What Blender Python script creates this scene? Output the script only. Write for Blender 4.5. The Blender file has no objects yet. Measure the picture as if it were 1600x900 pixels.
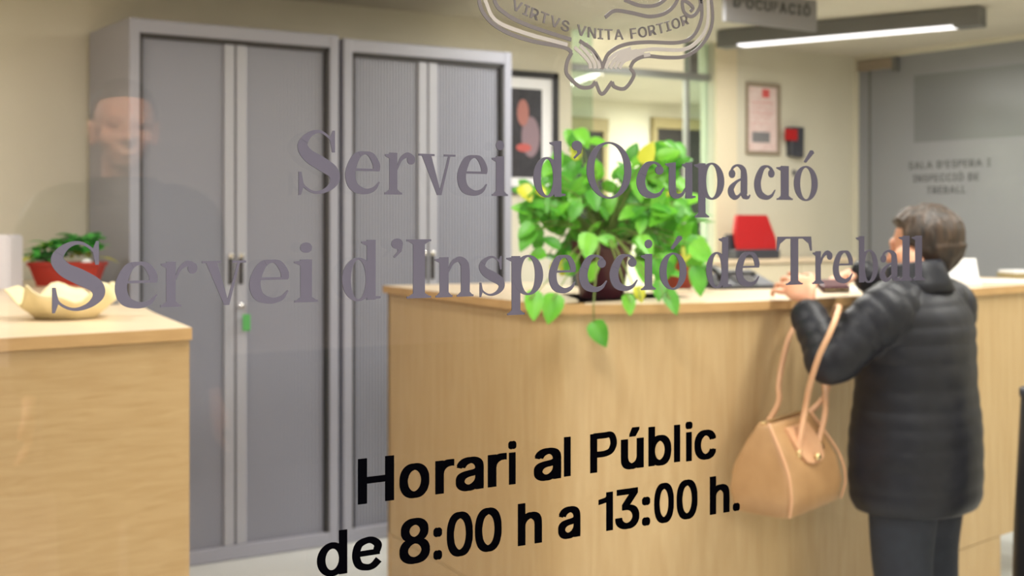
import bpy, bmesh, math, random, os
from mathutils import Vector, Matrix, noise
C = bpy.context.scene.collection
SC = bpy.context.scene
rnd = random.Random(7)
R = math.radians
# ---------------------------------------------------------------- camera
F = 2100.0; HZ = 350.0; CH = 1.42; PHI = R(34.12)
cs, sn = math.cos(PHI), math.sin(PHI)
cd = bpy.data.cameras.new('camera'); cam = bpy.data.objects.new('camera', cd); C.objects.link(cam)
cam.location = (0, 0, CH); cam.rotation_euler = (R(90), 0, -PHI)
cd.sensor_width = 36; cd.lens = 36 * F / 1600; cd.shift_y = -(450 - HZ) / 1600
cd.dof.use_dof = True; cd.dof.focus_distance = 1.28; cd.dof.aperture_fstop = 8.5
cd.clip_start = .02
SC.camera = cam
SC.view_settings.view_transform = 'Standard'; SC.view_settings.look = 'None'
SC.view_settings.gamma = 1; SC.view_settings.exposure = 0.0
SC.view_settings.use_curve_mapping = False
GY = 1.10            # the glass front
BY = 5.95            # wall behind the cabinets
RX = 6.70            # right-hand wall
CEIL = 2.50
# ---------------------------------------------------------------- world and lights
wd = bpy.data.worlds.new('world'); SC.world = wd; wd.use_nodes = True
wd.node_tree.nodes['Background'].inputs[0].default_value = (.85, .92, 1, 1)
wd.node_tree.nodes['Background'].inputs[1].default_value = .35
def area(name, loc, sx, sy, w, col=(1, .95, .86), rot=(0, 0, 0)):
    l = bpy.data.lights.new(name, 'AREA'); l.shape = 'RECTANGLE'; l.size = sx; l.size_y = sy
    l.energy = w; l.color = col
    o = bpy.data.objects.new(name, l); C.objects.link(o); o.location = loc; o.rotation_euler = rot
    return o
WL = (1, .965, .90)
area('office_light', (1.6, 2.6, 2.46), .3, 1.5, 40, WL)
area('office_light', (3.4, 2.2, 2.46), .3, 1.5, 48, WL)
area('office_light', (3.9, 4.4, 2.46), .3, 1.4, 40, WL)
area('office_light', (5.3, 2.4, 2.46), .3, 1.5, 42, WL)
area('office_light', (.3, 4.3, 2.46), .3, 1.2, 26, WL)  # extra lamp, added to brighten the left side of the cabinets
area('corridor_light', (3.95, 6.7, 2.46), .5, .8, 110, WL)
area('corridor_light', (7.75, 7.9, 2.46), .5, .8, 130, WL)
area('lobby_light', (-.2, -.9, 2.56), 1.2, 1.0, 120, (1, .95, .91))
area('lobby_light', (-.2, -4.1, 2.56), 1.2, .6, 260, (1, .93, .89))
sl = bpy.data.lights.new('added_face_spot', 'SPOT'); sl.energy = 230; sl.color = (1, .84, .70); sl.spot_size = R(34); sl.spot_blend = .6; sl.shadow_soft_size = .08  # added spot without a fitting, brightens the man's face for its reflection
so = bpy.data.objects.new('added_face_spot', sl); C.objects.link(so); so.location = (1.05, -.75, 2.52)
so.rotation_euler = (Vector((1.33, -1.84, 1.73)) - Vector(so.location)).to_track_quat('-Z', 'Y').to_euler()
# ---------------------------------------------------------------- pixel helpers
def W(px, py, z):
    xr = (px - 800) / F * z
    return Vector((xr * cs + z * sn, -xr * sn + z * cs, CH + (HZ - py) / F * z))
def onZ(px, py, Zh): return W(px, py, (CH - Zh) * F / (py - HZ))
def onY(px, py, Y):
    r = (px - 800) / F
    return W(px, py, Y / (cs - sn * r))
def onX(px, py, X):
    r = (px - 800) / F
    return W(px, py, X / (sn + cs * r))
# ---------------------------------------------------------------- materials
def mat(name, col, rough=.5, metal=0, spec=.5, trans=0, emit=None, estr=0, coat=0):
    m = bpy.data.materials.new(name); m.use_nodes = True
    b = m.node_tree.nodes['Principled BSDF']
    b.inputs['Base Color'].default_value = (*col, 1); b.inputs['Roughness'].default_value = rough
    b.inputs['Metallic'].default_value = metal; b.inputs['Specular IOR Level'].default_value = spec
    b.inputs['Transmission Weight'].default_value = trans; b.inputs['Coat Weight'].default_value = coat
    if emit:
        b.inputs['Emission Color'].default_value = (*emit, 1); b.inputs['Emission Strength'].default_value = estr
    return m
def srgb(r, g, b):
    return tuple((c / 12.92 if c <= .04045 else ((c + .055) / 1.055) ** 2.4) for c in (r / 255, g / 255, b / 255))
def noisy(m, c1, c2, scale=(1, 1, 1), nscale=5, detail=4, bump=0, rough=None, dist=0):
    nt = m.node_tree; b = nt.nodes['Principled BSDF']
    tc = nt.nodes.new('ShaderNodeTexCoord'); mp = nt.nodes.new('ShaderNodeMapping'); nz = nt.nodes.new('ShaderNodeTexNoise')
    mp.inputs['Scale'].default_value = scale
    nz.inputs['Scale'].default_value = nscale; nz.inputs['Detail'].default_value = detail; nz.inputs['Distortion'].default_value = dist
    cr = nt.nodes.new('ShaderNodeValToRGB'); cr.color_ramp.elements[0].color = (*c1, 1); cr.color_ramp.elements[1].color = (*c2, 1)
    cr.color_ramp.elements[0].position = .3; cr.color_ramp.elements[1].position = .7
    nt.links.new(tc.outputs['Object'], mp.inputs[0]); nt.links.new(mp.outputs[0], nz.inputs['Vector'])
    nt.links.new(nz.outputs['Fac'], cr.inputs[0]); nt.links.new(cr.outputs[0], b.inputs['Base Color'])
    if bump:
        bp = nt.nodes.new('ShaderNodeBump'); bp.inputs['Strength'].default_value = bump; bp.inputs['Distance'].default_value = .01
        nt.links.new(nz.outputs['Fac'], bp.inputs['Height']); nt.links.new(bp.outputs[0], b.inputs['Normal'])
    return m
M = {}
M['wall'] = noisy(mat('wall_paint', srgb(208, 204, 186), .8), srgb(206, 201, 182), srgb(213, 208, 190), nscale=3)
M['ceil'] = noisy(mat('ceiling_paint', srgb(205, 198, 180), .85), srgb(203, 196, 178), srgb(210, 203, 186), nscale=2)
M['floor'] = noisy(mat('floor_tile', srgb(222, 224, 222), .25), srgb(216, 219, 217), srgb(228, 230, 228), nscale=4)
M['wood'] = noisy(mat('beech', srgb(210, 176, 120), .45), srgb(181, 149, 102), srgb(193, 163, 117), scale=(3, 3, 26), nscale=3, detail=6, dist=.6)
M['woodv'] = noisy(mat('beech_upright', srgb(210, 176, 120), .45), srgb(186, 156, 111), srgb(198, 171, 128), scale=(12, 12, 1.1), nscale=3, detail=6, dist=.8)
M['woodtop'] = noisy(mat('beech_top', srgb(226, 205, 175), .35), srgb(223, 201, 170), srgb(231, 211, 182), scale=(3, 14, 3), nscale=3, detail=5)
M['edge'] = noisy(mat('beech_edge', srgb(205, 165, 112), .5), srgb(184, 146, 96), srgb(196, 158, 106), scale=(4, 4, 30), nscale=3)
M['steel'] = noisy(mat('cabinet_paint', srgb(150, 152, 166), .38), srgb(148, 150, 164), srgb(154, 156, 170), nscale=2)
M['slat'] = mat('shutter_grey', srgb(143, 146, 160), .34)
M['slatlight'] = mat('shutter_strip', srgb(162, 164, 175), .35)
M['dark'] = mat('dark_gap', srgb(40, 40, 42), .7)
M['black'] = mat('black_plastic', srgb(28, 28, 31), .4)
M['boxgrey'] = mat('pale_grey_card', srgb(206, 204, 212), .6)
M['charcoal'] = mat('charcoal_plastic', srgb(58, 60, 68), .45)
M['chrome'] = mat('chrome', (.75, .75, .76), .2, 1)
M['alu'] = mat('aluminium', srgb(150, 152, 150), .4, .6)
M['white'] = mat('white_paper', srgb(235, 235, 238), .6)
M['cream'] = noisy(mat('cream_paper', srgb(240, 226, 178), .6), srgb(238, 222, 172), srgb(245, 232, 190), nscale=9)
M['creampaint'] = mat('cream_laminate', srgb(226, 214, 186), .5)
M['red'] = mat('red_plastic', srgb(176, 16, 20), .5)
M['redpot'] = mat('red_planter', srgb(166, 44, 28), .4)
M['maroon'] = mat('maroon_glaze', srgb(74, 30, 42), .3)
M['terra'] = mat('terracotta', srgb(178, 78, 58), .6)
M['soil'] = noisy(mat('soil', srgb(60, 42, 30), .95), srgb(45, 32, 24), srgb(80, 58, 42), nscale=40)
M['green_tag'] = mat('green_tag', srgb(70, 160, 80), .5)
M['skin'] = noisy(mat('skin', srgb(222, 164, 132), .5), srgb(218, 156, 124), srgb(228, 172, 142), nscale=14)
M['skin'].node_tree.nodes['Principled BSDF'].inputs['Subsurface Weight'].default_value = .1
M['nail'] = mat('nail', srgb(225, 165, 150), .3)
M['hair'] = noisy(mat('brown_hair', srgb(62, 48, 38), .5), srgb(24, 19, 16), srgb(74, 56, 42), scale=(20, 20, 4), nscale=3, detail=6, bump=.6)
M['jacket'] = noisy(mat('black_quilted_nylon', srgb(46, 49, 56), .46, spec=.32), srgb(18, 21, 29), srgb(28, 31, 41), nscale=9, bump=.35)
M['trouser'] = noisy(mat('navy_trouser', srgb(38, 44, 56), .8), srgb(36, 41, 53), srgb(44, 50, 62), nscale=30)
M['leather'] = noisy(mat('tan_leather', srgb(196, 150, 100), .42), srgb(170, 130, 88), srgb(186, 146, 102), nscale=12, bump=.12)
M['leather2'] = noisy(mat('tan_leather_strap', srgb(214, 164, 126), .42), srgb(208, 158, 120), srgb(220, 172, 134), nscale=12)
M['brass'] = mat('brass', (.85, .68, .36), .28, 1)
M['doorglass'] = noisy(mat('smoked_glass', srgb(136, 138, 143), .3), srgb(133, 135, 140), srgb(141, 143, 148), nscale=1.2)
M['darkband'] = mat('dark_band_grey', srgb(114, 117, 120), .3)
M['doorletter'] = mat('door_lettering', srgb(78, 78, 80), .6)
M['vinyl'] = mat('grey_vinyl', srgb(103, 101, 113), .6, spec=.2)
M['vinylblack'] = mat('black_vinyl', srgb(5, 5, 8), .9, spec=0.0)
M['crest'] = mat('etched_vinyl', srgb(128, 124, 122), .45)
M['crestlight'] = mat('etched_frost', srgb(196, 192, 182), .5)
M['signgrey'] = mat('sign_grey', srgb(126, 125, 128), .5)
M['signletter'] = mat('sign_letter', srgb(62, 64, 64), .6)
M['lamp_body'] = mat('lamp_grey', srgb(108, 108, 106), .5)
M['tube'] = mat('lamp_diffuser', (1, 1, 1), .4, emit=(1, .97, 1), estr=1.9)
M['brownlintel'] = mat('brown_lintel', srgb(150, 136, 96), .6)
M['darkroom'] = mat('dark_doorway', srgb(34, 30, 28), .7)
M['paleglass'] = mat('pale_door', srgb(170, 178, 176), .3)
M['pinkpaper'] = noisy(mat('plan_paper', srgb(222, 196, 192), .6), srgb(216, 186, 182), srgb(228, 210, 205), nscale=30)
M['pinkline'] = mat('plan_red', srgb(214, 90, 88), .6)
M['planframe'] = mat('plan_frame', srgb(150, 136, 118), .5)
M['photodark'] = noisy(mat('photo_dark', srgb(40, 40, 48), .4), srgb(34, 34, 42), srgb(52, 52, 60), nscale=20)
M['photopink'] = mat('photo_pink', srgb(170, 112, 104), .4)
M['photogrey'] = mat('photo_greypink', srgb(140, 118, 128), .4)
M['photored'] = mat('photo_red', srgb(190, 92, 88), .4)
M['lobby'] = noisy(mat('lobby_wall', srgb(226, 208, 200), .8), srgb(224, 206, 198), srgb(230, 212, 204), nscale=2)
M['lobbydark'] = mat('lobby_dado', srgb(96, 92, 92), .7)
def leafmat(name, a, b):
    m = noisy(mat(name, a, .4), a, b, nscale=14)
    p = m.node_tree.nodes['Principled BSDF']
    nt = m.node_tree; tr = nt.nodes.new('ShaderNodeBsdfTranslucent'); mx = nt.nodes.new('ShaderNodeMixShader')
    mx.inputs[0].default_value = .22; tr.inputs[0].default_value = (*b, 1)
    nt.links.new(p.outputs[0], mx.inputs[1]); nt.links.new(tr.outputs[0], mx.inputs[2])
    nt.links.new(mx.outputs[0], nt.nodes['Material Output'].inputs['Surface'])
    return m
M['leaf'] = leafmat('bright_leaf', srgb(84, 172, 38), srgb(134, 208, 66))
M['leafdark'] = leafmat('mid_leaf', srgb(58, 140, 36), srgb(98, 176, 56))
M['leafyellow'] = leafmat('yellow_leaf', srgb(196, 200, 50), srgb(222, 222, 80))
M['fern'] = leafmat('fern_leaf', srgb(52, 150, 50), srgb(96, 196, 84))
M['stem'] = mat('green_stem', srgb(110, 130, 60), .6)
def glass(name, fac, tint):
    m = bpy.data.materials.new(name); m.use_nodes = True; nt = m.node_tree; nt.nodes.clear()
    o = nt.nodes.new('ShaderNodeOutputMaterial'); t = nt.nodes.new('ShaderNodeBsdfTransparent'); g = nt.nodes.new('ShaderNodeBsdfGlossy')
    g.inputs['Roughness'].default_value = 0.0; t.inputs[0].default_value = (*tint, 1)
    lw = nt.nodes.new('ShaderNodeLayerWeight'); lw.inputs[0].default_value = .12
    mr = nt.nodes.new('ShaderNodeMath'); mr.operation = 'MULTIPLY_ADD'; mr.inputs[1].default_value = .16; mr.inputs[2].default_value = fac
    nt.links.new(lw.outputs['Facing'], mr.inputs[0])
    mx = nt.nodes.new('ShaderNodeMixShader'); nt.links.new(mr.outputs[0], mx.inputs[0])
    nt.links.new(t.outputs[0], mx.inputs[1]); nt.links.new(g.outputs[0], mx.inputs[2]); nt.links.new(mx.outputs[0], o.inputs['Surface'])
    return m
M['glass'] = glass('front_glass', .045, (.985, .99, .985))
M['greenglass'] = glass('green_glass', .012, (.78, .88, .84))
M['thinglass'] = glass('partition_glass', .008, (.95, .98, .96))
# ---------------------------------------------------------------- object helpers
ORG = {}
def thing(name, label, cat, loc, group=None):
    o = bpy.data.objects.new(name, None); C.objects.link(o); o.location = loc; o.empty_display_size = .1
    ORG[o.name] = Vector(loc); o['label'] = label; o['category'] = cat
    if group: o['group'] = group
    return o
def obj(name, bm, m, parent=None, label=None, smooth=False, recalc=True):
    if recalc: bmesh.ops.recalc_face_normals(bm, faces=bm.faces)
    if parent is not None: org = ORG[parent.name]
    else:
        xs = [v.co for v in bm.verts]
        org = Vector(((min(v.x for v in xs) + max(v.x for v in xs)) / 2, (min(v.y for v in xs) + max(v.y for v in xs)) / 2, min(v.z for v in xs)))
    bmesh.ops.translate(bm, verts=bm.verts, vec=-org)
    me = bpy.data.meshes.new(name); bm.to_mesh(me); bm.free()
    for x in (m if isinstance(m, (list, tuple)) else [m]): me.materials.append(x)
    if name == 'worktop':
        me.materials.append(M['edge'])
        for p in me.polygons: p.material_index = 0 if p.normal.z > .5 else 1
    if smooth:
        for p in me.polygons: p.use_smooth = True
    o = bpy.data.objects.new(name, me); C.objects.link(o)
    ORG[o.name] = org
    if parent is not None: o.parent = parent
    else: o.location = org
    if label: o['label'] = label
    return o
def tag(o, label, cat, group=None):
    o['label'] = label; o['category'] = cat
    if group: o['group'] = group
    return o
def struct(name, bm, m, parent=None):
    o = obj(name, bm, m, parent)
    if parent is None: o['kind'] = 'structure'
    return o
def B(): return bmesh.new()
def box(bm, x0, x1, y0, y1, z0, z1, bev=0, mx=None, mi=0):
    vs = [bm.verts.new((x, y, z)) for z in (z0, z1) for y in (y0, y1) for x in (x0, x1)]
    fs = [bm.faces.new([vs[i] for i in q]) for q in ((0, 2, 3, 1), (4, 5, 7, 6), (0, 1, 5, 4), (2, 6, 7, 3), (0, 4, 6, 2), (1, 3, 7, 5))]
    for f in fs: f.material_index = mi
    if bev:
        es = list({e for f in fs for e in f.edges})
        r = bmesh.ops.bevel(bm, geom=es, offset=bev, segments=2, affect='EDGES', profile=.5)
        vs = list({v for f in r['faces'] for v in f.verts} | {v for v in vs if v.is_valid})
    if mx is not None: bmesh.ops.transform(bm, matrix=mx, verts=[v for v in vs if v.is_valid])
    return bm
def prism(bm, poly, z0, z1, mi=0):
    lo = [bm.verts.new((p[0], p[1], z0)) for p in poly]; hi = [bm.verts.new((p[0], p[1], z1)) for p in poly]
    n = len(poly); bm.faces.new(hi).material_index = mi; bm.faces.new(lo[::-1]).material_index = mi
    for i in range(n): bm.faces.new((lo[i], lo[(i + 1) % n], hi[(i + 1) % n], hi[i])).material_index = mi
    return bm
def catmull(pts, k=8):
    P = [Vector(p) for p in pts]; out = []
    for i in range(len(P) - 1):
        a = P[i - 1] if i else 2 * P[0] - P[1]; b, c = P[i], P[i + 1]; d = P[i + 2] if i + 2 < len(P) else 2 * P[-1] - P[-2]
        for j in range(k):
            t = j / k
            out.append(.5 * ((2 * b) + (c - a) * t + (2 * a - 5 * b + 4 * c - d) * t * t + (3 * b - a - 3 * c + d) * t ** 3))
    out.append(P[-1]); return out
def tube(bm, pts, rad, n=12, k=6, flat=1.0, up=None, mi=0):
    """lofted tube through pts (rad: number or list), rounded ends; flat scales the second axis"""
    pts = [Vector(p) for p in pts]
    if not isinstance(rad, (list, tuple)): rad = [rad] * len(pts)
    c4 = catmull([(*p, r) for p, r in zip([tuple(p) for p in pts], rad)], k) if len(pts) > 1 else []
    path = [Vector(q[:3]) for q in c4]; rr = [max(q[3], 1e-4) for q in c4]
    # end caps
    t0 = (path[0] - path[1]).normalized(); t1 = (path[-1] - path[-2]).normalized()
    pre = [(path[0] + t0 * rr[0] * math.sin(a), rr[0] * math.cos(a)) for a in (R(80), R(55), R(28))]
    post = [(path[-1] + t1 * rr[-1] * math.sin(a), rr[-1] * math.cos(a)) for a in (R(28), R(55), R(80))]
    seq = pre + list(zip(path, rr)) + post
    tans = []
    for i in range(len(seq)):
        a = seq[max(i - 1, 0)][0]; b = seq[min(i + 1, len(seq) - 1)][0]; tans.append((b - a).normalized())
    u = Vector(up) if up is not None else (Vector((0, 0, 1)) if abs(tans[0].z) < .9 else Vector((1, 0, 0)))
    rings = []
    for (p, r), t in zip(seq, tans):
        u = (u - t * u.dot(t)); u = u.normalized() if u.length > 1e-6 else t.orthogonal().normalized()
        v = t.cross(u)
        rings.append([bm.verts.new(p + u * (r * flat * math.cos(2 * math.pi * i / n)) + v * (r * math.sin(2 * math.pi * i / n))) for i in range(n)])
    for a, b in zip(rings, rings[1:]):
        for i in range(n): bm.faces.new((a[i], a[(i + 1) % n], b[(i + 1) % n], b[i])).material_index = mi
    bm.faces.new(rings[0][::-1]).material_index = mi; bm.faces.new(rings[-1]).material_index = mi
    return bm
def loft(bm, rings, cap=True, mi=0):
    rv = [[bm.verts.new(p) for p in r] for r in rings]; n = len(rv[0])
    for a, b in zip(rv, rv[1:]):
        for i in range(n): bm.faces.new((a[i], a[(i + 1) % n], b[(i + 1) % n], b[i])).material_index = mi
    if cap: bm.faces.new(rv[0][::-1]).material_index = mi; bm.faces.new(rv[-1]).material_index = mi
    return bm
def ell(bm, c, r, rot=None, u=20, v=14):
    g = bmesh.ops.create_uvsphere(bm, u_segments=u, v_segments=v, radius=1)
    mx = Matrix.Translation(Vector(c)) @ (rot.to_4x4() if rot else Matrix()) @ Matrix.Diagonal((*r, 1))
    bmesh.ops.transform(bm, matrix=mx, verts=g['verts']); return g['verts']
def lathe(bm, prof, c=(0, 0, 0), n=32, sx=1, sy=1):
    rings = [[(c[0] + r * sx * math.cos(2 * math.pi * i / n), c[1] + r * sy * math.sin(2 * math.pi * i / n), c[2] + z) for i in range(n)] for r, z in prof]
    return loft(bm, rings)
def remesh(bm, vox, smooth=4, fac=.5):
    me = bpy.data.meshes.new('tmp'); bm.to_mesh(me); bm.free(); o = bpy.data.objects.new('tmp', me); C.objects.link(o)
    r = o.modifiers.new('r', 'REMESH'); r.mode = 'VOXEL'; r.voxel_size = vox
    s = o.modifiers.new('s', 'SMOOTH'); s.iterations = smooth; s.factor = fac
    dg = bpy.context.evaluated_depsgraph_get(); me2 = bpy.data.meshes.new_from_object(o.evaluated_get(dg))
    bpy.data.objects.remove(o); bpy.data.meshes.remove(me)
    b = bmesh.new(); b.from_mesh(me2); bpy.data.meshes.remove(me2); return b
# ---------------------------------------------------------------- the setting
b = B(); box(b, -1.6, 9.2, GY, 10.2, -.1, 0); struct('floor', b, M['floor'])
b = B(); box(b, -1.6, 9.2, -5.2, GY, -.1, 0); struct('floor_lobby', b, M['lobbydark'])
b = B(); box(b, -1.6, 9.2, GY, 10.2, CEIL, CEIL + .1); struct('ceiling', b, M['ceil'])
b = B(); box(b, -1.6, 9.2, -5.2, GY, 2.6, 2.7); struct('ceiling_lobby', b, M['ceil'])
o1 = onY(893, 300, BY).x; o2 = onY(1116, 300, BY).x
b = B(); box(b, -1.6, o1, BY, BY + .12, 0, CEIL); struct('wall_back', b, M['wall'])
b = B(); box(b, o2, RX + .12, BY, BY + .12, 0, CEIL); struct('wall_right_back', b, M['wall'])
b = B(); box(b, -1.6, -1.5, GY, 10.2, 0, CEIL); struct('wall_left', b, M['wall'])
# right wall with the smoked glass door in it
d0 = onX(1339, 300, RX).y; d1 = 3.1
b = B(); box(b, RX, RX + .12, d0, BY, 0, CEIL); box(b, RX, RX + .12, GY, d1, 0, CEIL); box(b, RX, RX + .12, d1, d0, CEIL - .03, CEIL)
struct('wall_right', b, M['wall'])
b = B(); box(b, RX + .02, RX + .035, d1, d0, .0, CEIL - .03); door = struct('door_1', b, M['doorglass'])
dm = onX(1356, 300, RX).y
b = B(); box(b, RX + .012, RX + .0205, dm - .006, dm + .006, 0, CEIL - .03); obj('glass_joint', b, M['lamp_body'], door)
b = B(); p = onX(1425, 118, RX); q = onX(1690, 215, RX); box(b, RX + .0185, RX + .0205, q.y, p.y, q.z + .03, p.z); obj('dark_band', b, M['darkband'], door, 'darker band high on the glass')  # darker rectangle set on the door glass
b = B(); p = onX(1398, 84, RX); q = onX(1341, 84, RX); box(b, RX - .012, RX + .02, p.y, q.y, CEIL - .10, CEIL - .035, .004); obj('top_patch_fitting', b, M['planframe'], door)
b = B(); box(b, RX - .016, RX + .02, p.y - .02, p.y + .012, CEIL - .125, CEIL - .035, .003); obj('pivot_block', b, M['lamp_body'], door)
# corridor beyond the opening
b = B(); box(b, 2.5, 9.2, 9.2, 9.3, 0, CEIL); struct('wall_corridor', b, M['wall'])
b = B(); box(b, 3.4, 3.5, BY + .12, 9.2, 0, CEIL); struct('wall_corridor_left', b, M['wall'])
b = B(); box(b, 8.6, 8.7, BY + .12, 9.2, 0, CEIL); struct('wall_corridor_right', b, M['wall'])
# two doorways in the far corridor wall
CY = 9.2
def doorway(n, xa, xb, ytop, ylint, pale=False):
    x0 = onY(xa, 300, CY).x; x1 = onY(xb, 300, CY).x; zt = onY((xa + xb) / 2, ytop, CY).z; zl = onY((xa + xb) / 2, ylint, CY).z
    b = B(); box(b, x0, x1, CY - .03, CY - .001, 0, zl)
    d = struct('door_%d' % n, b, M['darkroom'] if not pale else M['paleglass'])
    b = B(); box(b, x0 - .05, x1 + .05, CY - .06, CY - .001, zl, zt, .004); obj('lintel', b, M['brownlintel'], d)
    b = B(); box(b, x0 - .05, x0, CY - .05, CY - .001, 0, zl); box(b, x1, x1 + .05, CY - .05, CY - .001, 0, zl); obj('door_frame', b, M['brownlintel'], d)
doorway(2, 880, 938, 184, 205); doorway(3, 1022, 1112, 186, 203)
# glazed partition standing in the opening
zt = onY(1000, 119, BY + .06).z; zb = onY(1000, 108, BY + .06).z
x1 = onY(925, 300, BY + .06).x; x2 = onY(1072, 300, BY + .06).x
b = B(); box(b, o1, x1, BY + .055, BY + .067, 0, CEIL); win = struct('window_2', b, M['greenglass'])
b = B(); box(b, x2, o2, BY + .055, BY + .067, 0, CEIL); obj('side_pane', b, M['greenglass'], win)
b = B(); box(b, x1, x2, BY + .057, BY + .065, 0, zt); obj('centre_pane', b, M['thinglass'], win)
b = B(); box(b, o1, o2, BY + .03, BY + .09, zt, zb, .005); obj('transom_rail', b, M['alu'], win)
b = B(); box(b, x2 - .012, x2 + .012, BY + .045, BY + .077, 0, zt); obj('glazing_post', b, M['alu'], win)
b = B(); box(b, o2 - .16, o2 - .1, BY + .03, BY + .09, zb, CEIL); obj('corner_fitting', b, M['lamp_body'], win)
# pale pilaster beside the opening
b = B(); xa = o2; xb = onY(1148, 300, BY).x; box(b, xa, xb, BY - .02, BY, 0, CEIL); struct('trim_1', b, M['creampaint'])
b = B(); box(b, o2 + .2, RX, BY - .015, BY, 0, .09); struct('baseboard_back', b, M['creampaint'])
# glass front
b = B(); box(b, -.5, 2.3, GY, GY + .01, .02, 2.42); struct('window_1', b, M['glass'])
b = B()
for x0, x1, z0, z1 in ((-.56, -.5, 0, 2.5), (2.3, 2.36, 0, 2.5), (-.5, 2.3, 2.42, 2.5), (-.5, 2.3, 0, .02)): box(b, x0, x1, GY - .03, GY + .04, z0, z1)
struct('trim_2', b, M['alu'])
b = B(); box(b, -1.6, -.56, GY - .05, GY + .06, 0, 2.6); box(b, 2.36, 9.2, GY - .05, GY + .06, 0, 2.6); box(b, -.56, 2.36, GY - .05, GY + .06, 2.5, 2.6); struct('wall_front', b, M['wall'])
# the lobby the camera stands in
b = B(); box(b, -1.6, 9.2, -5.2, -5.1, .67, 2.6); struct('wall_lobby', b, M['lobby'])
b = B(); box(b, -1.6, 9.2, -5.2, -5.06, 0, .67); struct('wall_lobby_dado', b, M['lobbydark'])
b = B(); box(b, -1.7, -1.6, -5.2, GY, 0, 2.6); struct('wall_lobby_left', b, M['lobbydark'])
b = B(); box(b, 5.0, 5.1, -5.2, GY - .06, 0, 2.6); struct('wall_added_dark', b, M['lobbydark'])  # unseen dark wall, added to dim the reflection at the right
# ---------------------------------------------------------------- tambour cabinets
CF = 5.353
xL = onY(202, 300, CF).x; xM = onY(533.5, 300, CF).x; xR = onY(800, 300, CF).x
def cabinet(x0, x1, label, hz):
    t = thing('tambour_cabinet', label, 'cabinet', ((x0 + x1) / 2, CF + .28, 0), 'grey shutter-door cabinets')
    fr = .045; y1 = CF + .54
    b = B()
    box(b, x0, x0 + fr, CF, y1, 0, hz, .006); box(b, x1 - fr, x1, CF, y1, 0, hz, .006)
    box(b, x0 + .004, x1 - .004, CF + .002, y1, hz - .06, hz - .001, .006); box(b, x0 + .004, x1 - .004, CF + .002, y1, .001, .062, .006)
    box(b, x0 + .02, x1 - .02, y1 - .02, y1, .03, hz - .03)
    obj('carcass', b, M['steel'], t)
    b = B(); w = .012
    for (a, c, e, f) in ((x0 + fr, x0 + fr + w, .062, hz - .06), (x1 - fr - w * 1.4, x1 - fr, .062, hz - .06), (x0 + fr, x1 - fr, hz - .078, hz - .06)): box(b, a, c, CF + .004, CF + .05, e, f)
    obj('shutter_shade_strip', b, M['dark'], t)  # dark strips paint the recess shade along the edges of the opening
    xm = (x0 + x1) / 2 - .01
    for s in (-1, 1):
        b = B(); xa, xb = (x0 + fr + w, xm - .050) if s < 0 else (xm + .050, x1 - fr - w * 1.4)
        n = 22; d = (xb - xa) / n; rings = []
        pts = []
        for i in range(n):
            pts += [(xa + d * i + d * .06, CF + .031), (xa + d * i + d * .24, CF + .026), (xa + d * i + d * .76, CF + .026), (xa + d * i + d * .94, CF + .031)]
        poly = pts + [(xb, CF + .045), (xa, CF + .045)]
        prism(b, poly, .062, hz - .078)
        dr = obj('shutter', b, M['slat'], t)
        b = B(); ha, hb = (xm - .050, xm - .004) if s < 0 else (xm + .004, xm + .050)
        box(b, ha, hb, CF + .012, CF + .045, .062, hz - .078, .003); obj('leading_strip', b, M['slatlight'], dr)
        hx = (ha + hb) / 2 - s * .004
        b = B(); box(b, hx - .010, hx + .010, CF + .006, CF + .014, 1.165, 1.275, .003); obj('pull', b, M['black'], dr)
        b = B(); box(b, hx - .012, hx + .012, CF + .004, CF + .014, 1.275, 1.295, .003); obj('pull_cap', b, M['chrome'], dr)
    b = B(); box(b, xm - .004, xm + .004, CF + .022, CF + .045, .062, hz - .078); obj('meeting_gap', b, M['dark'], t)
    return t, xm
hz1 = onY(202, 26, CF).z
c1, xm1 = cabinet(xL, xM - .012, 'tall grey shutter-door cabinet at the left with a green key tag', hz1)
c2, xm2 = cabinet(xM + .012, xR, 'tall grey shutter-door cabinet beside the framed picture, partly behind the long counter', hz1 - .01)
b = B(); p = onY(377, 478, CF); lathe(b, [(.011, 0), (.011, .012), (.004, .014)], n=16); bmesh.ops.rotate(b, verts=b.verts, matrix=Matrix.Rotation(R(90), 3, 'X')); bmesh.ops.translate(b, verts=b.verts, vec=(p.x, CF + .012, p.z)); obj('lock', b, M['chrome'], c1)
t = thing('key', 'key with a green tag hanging from the left cabinet lock', 'key', (p.x, CF - .005, p.z - .1))
b = B(); box(b, p.x - .0015, p.x + .0015, CF - .022, CF + .003, p.z - .004, p.z + .004); lathe(b, [(.001, -.0015), (.011, -.0015), (.011, .0015), (.001, .0015)], c=(p.x, CF - .028, p.z), n=16); obj('key_bow', b, M['chrome'], t)
b = B(); tube(b, [(p.x, CF - .03, p.z - .004), (p.x + .006, CF - .028, p.z - .02), (p.x + .008, CF - .026, p.z - .034)], .0015, n=6); obj('ring', b, M['chrome'], t)
b = B(); box(b, p.x - .006, p.x + .03, CF - .03, CF - .024, p.z - .105, p.z - .034, .003); obj('tag', b, M['green_tag'], t)
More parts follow.
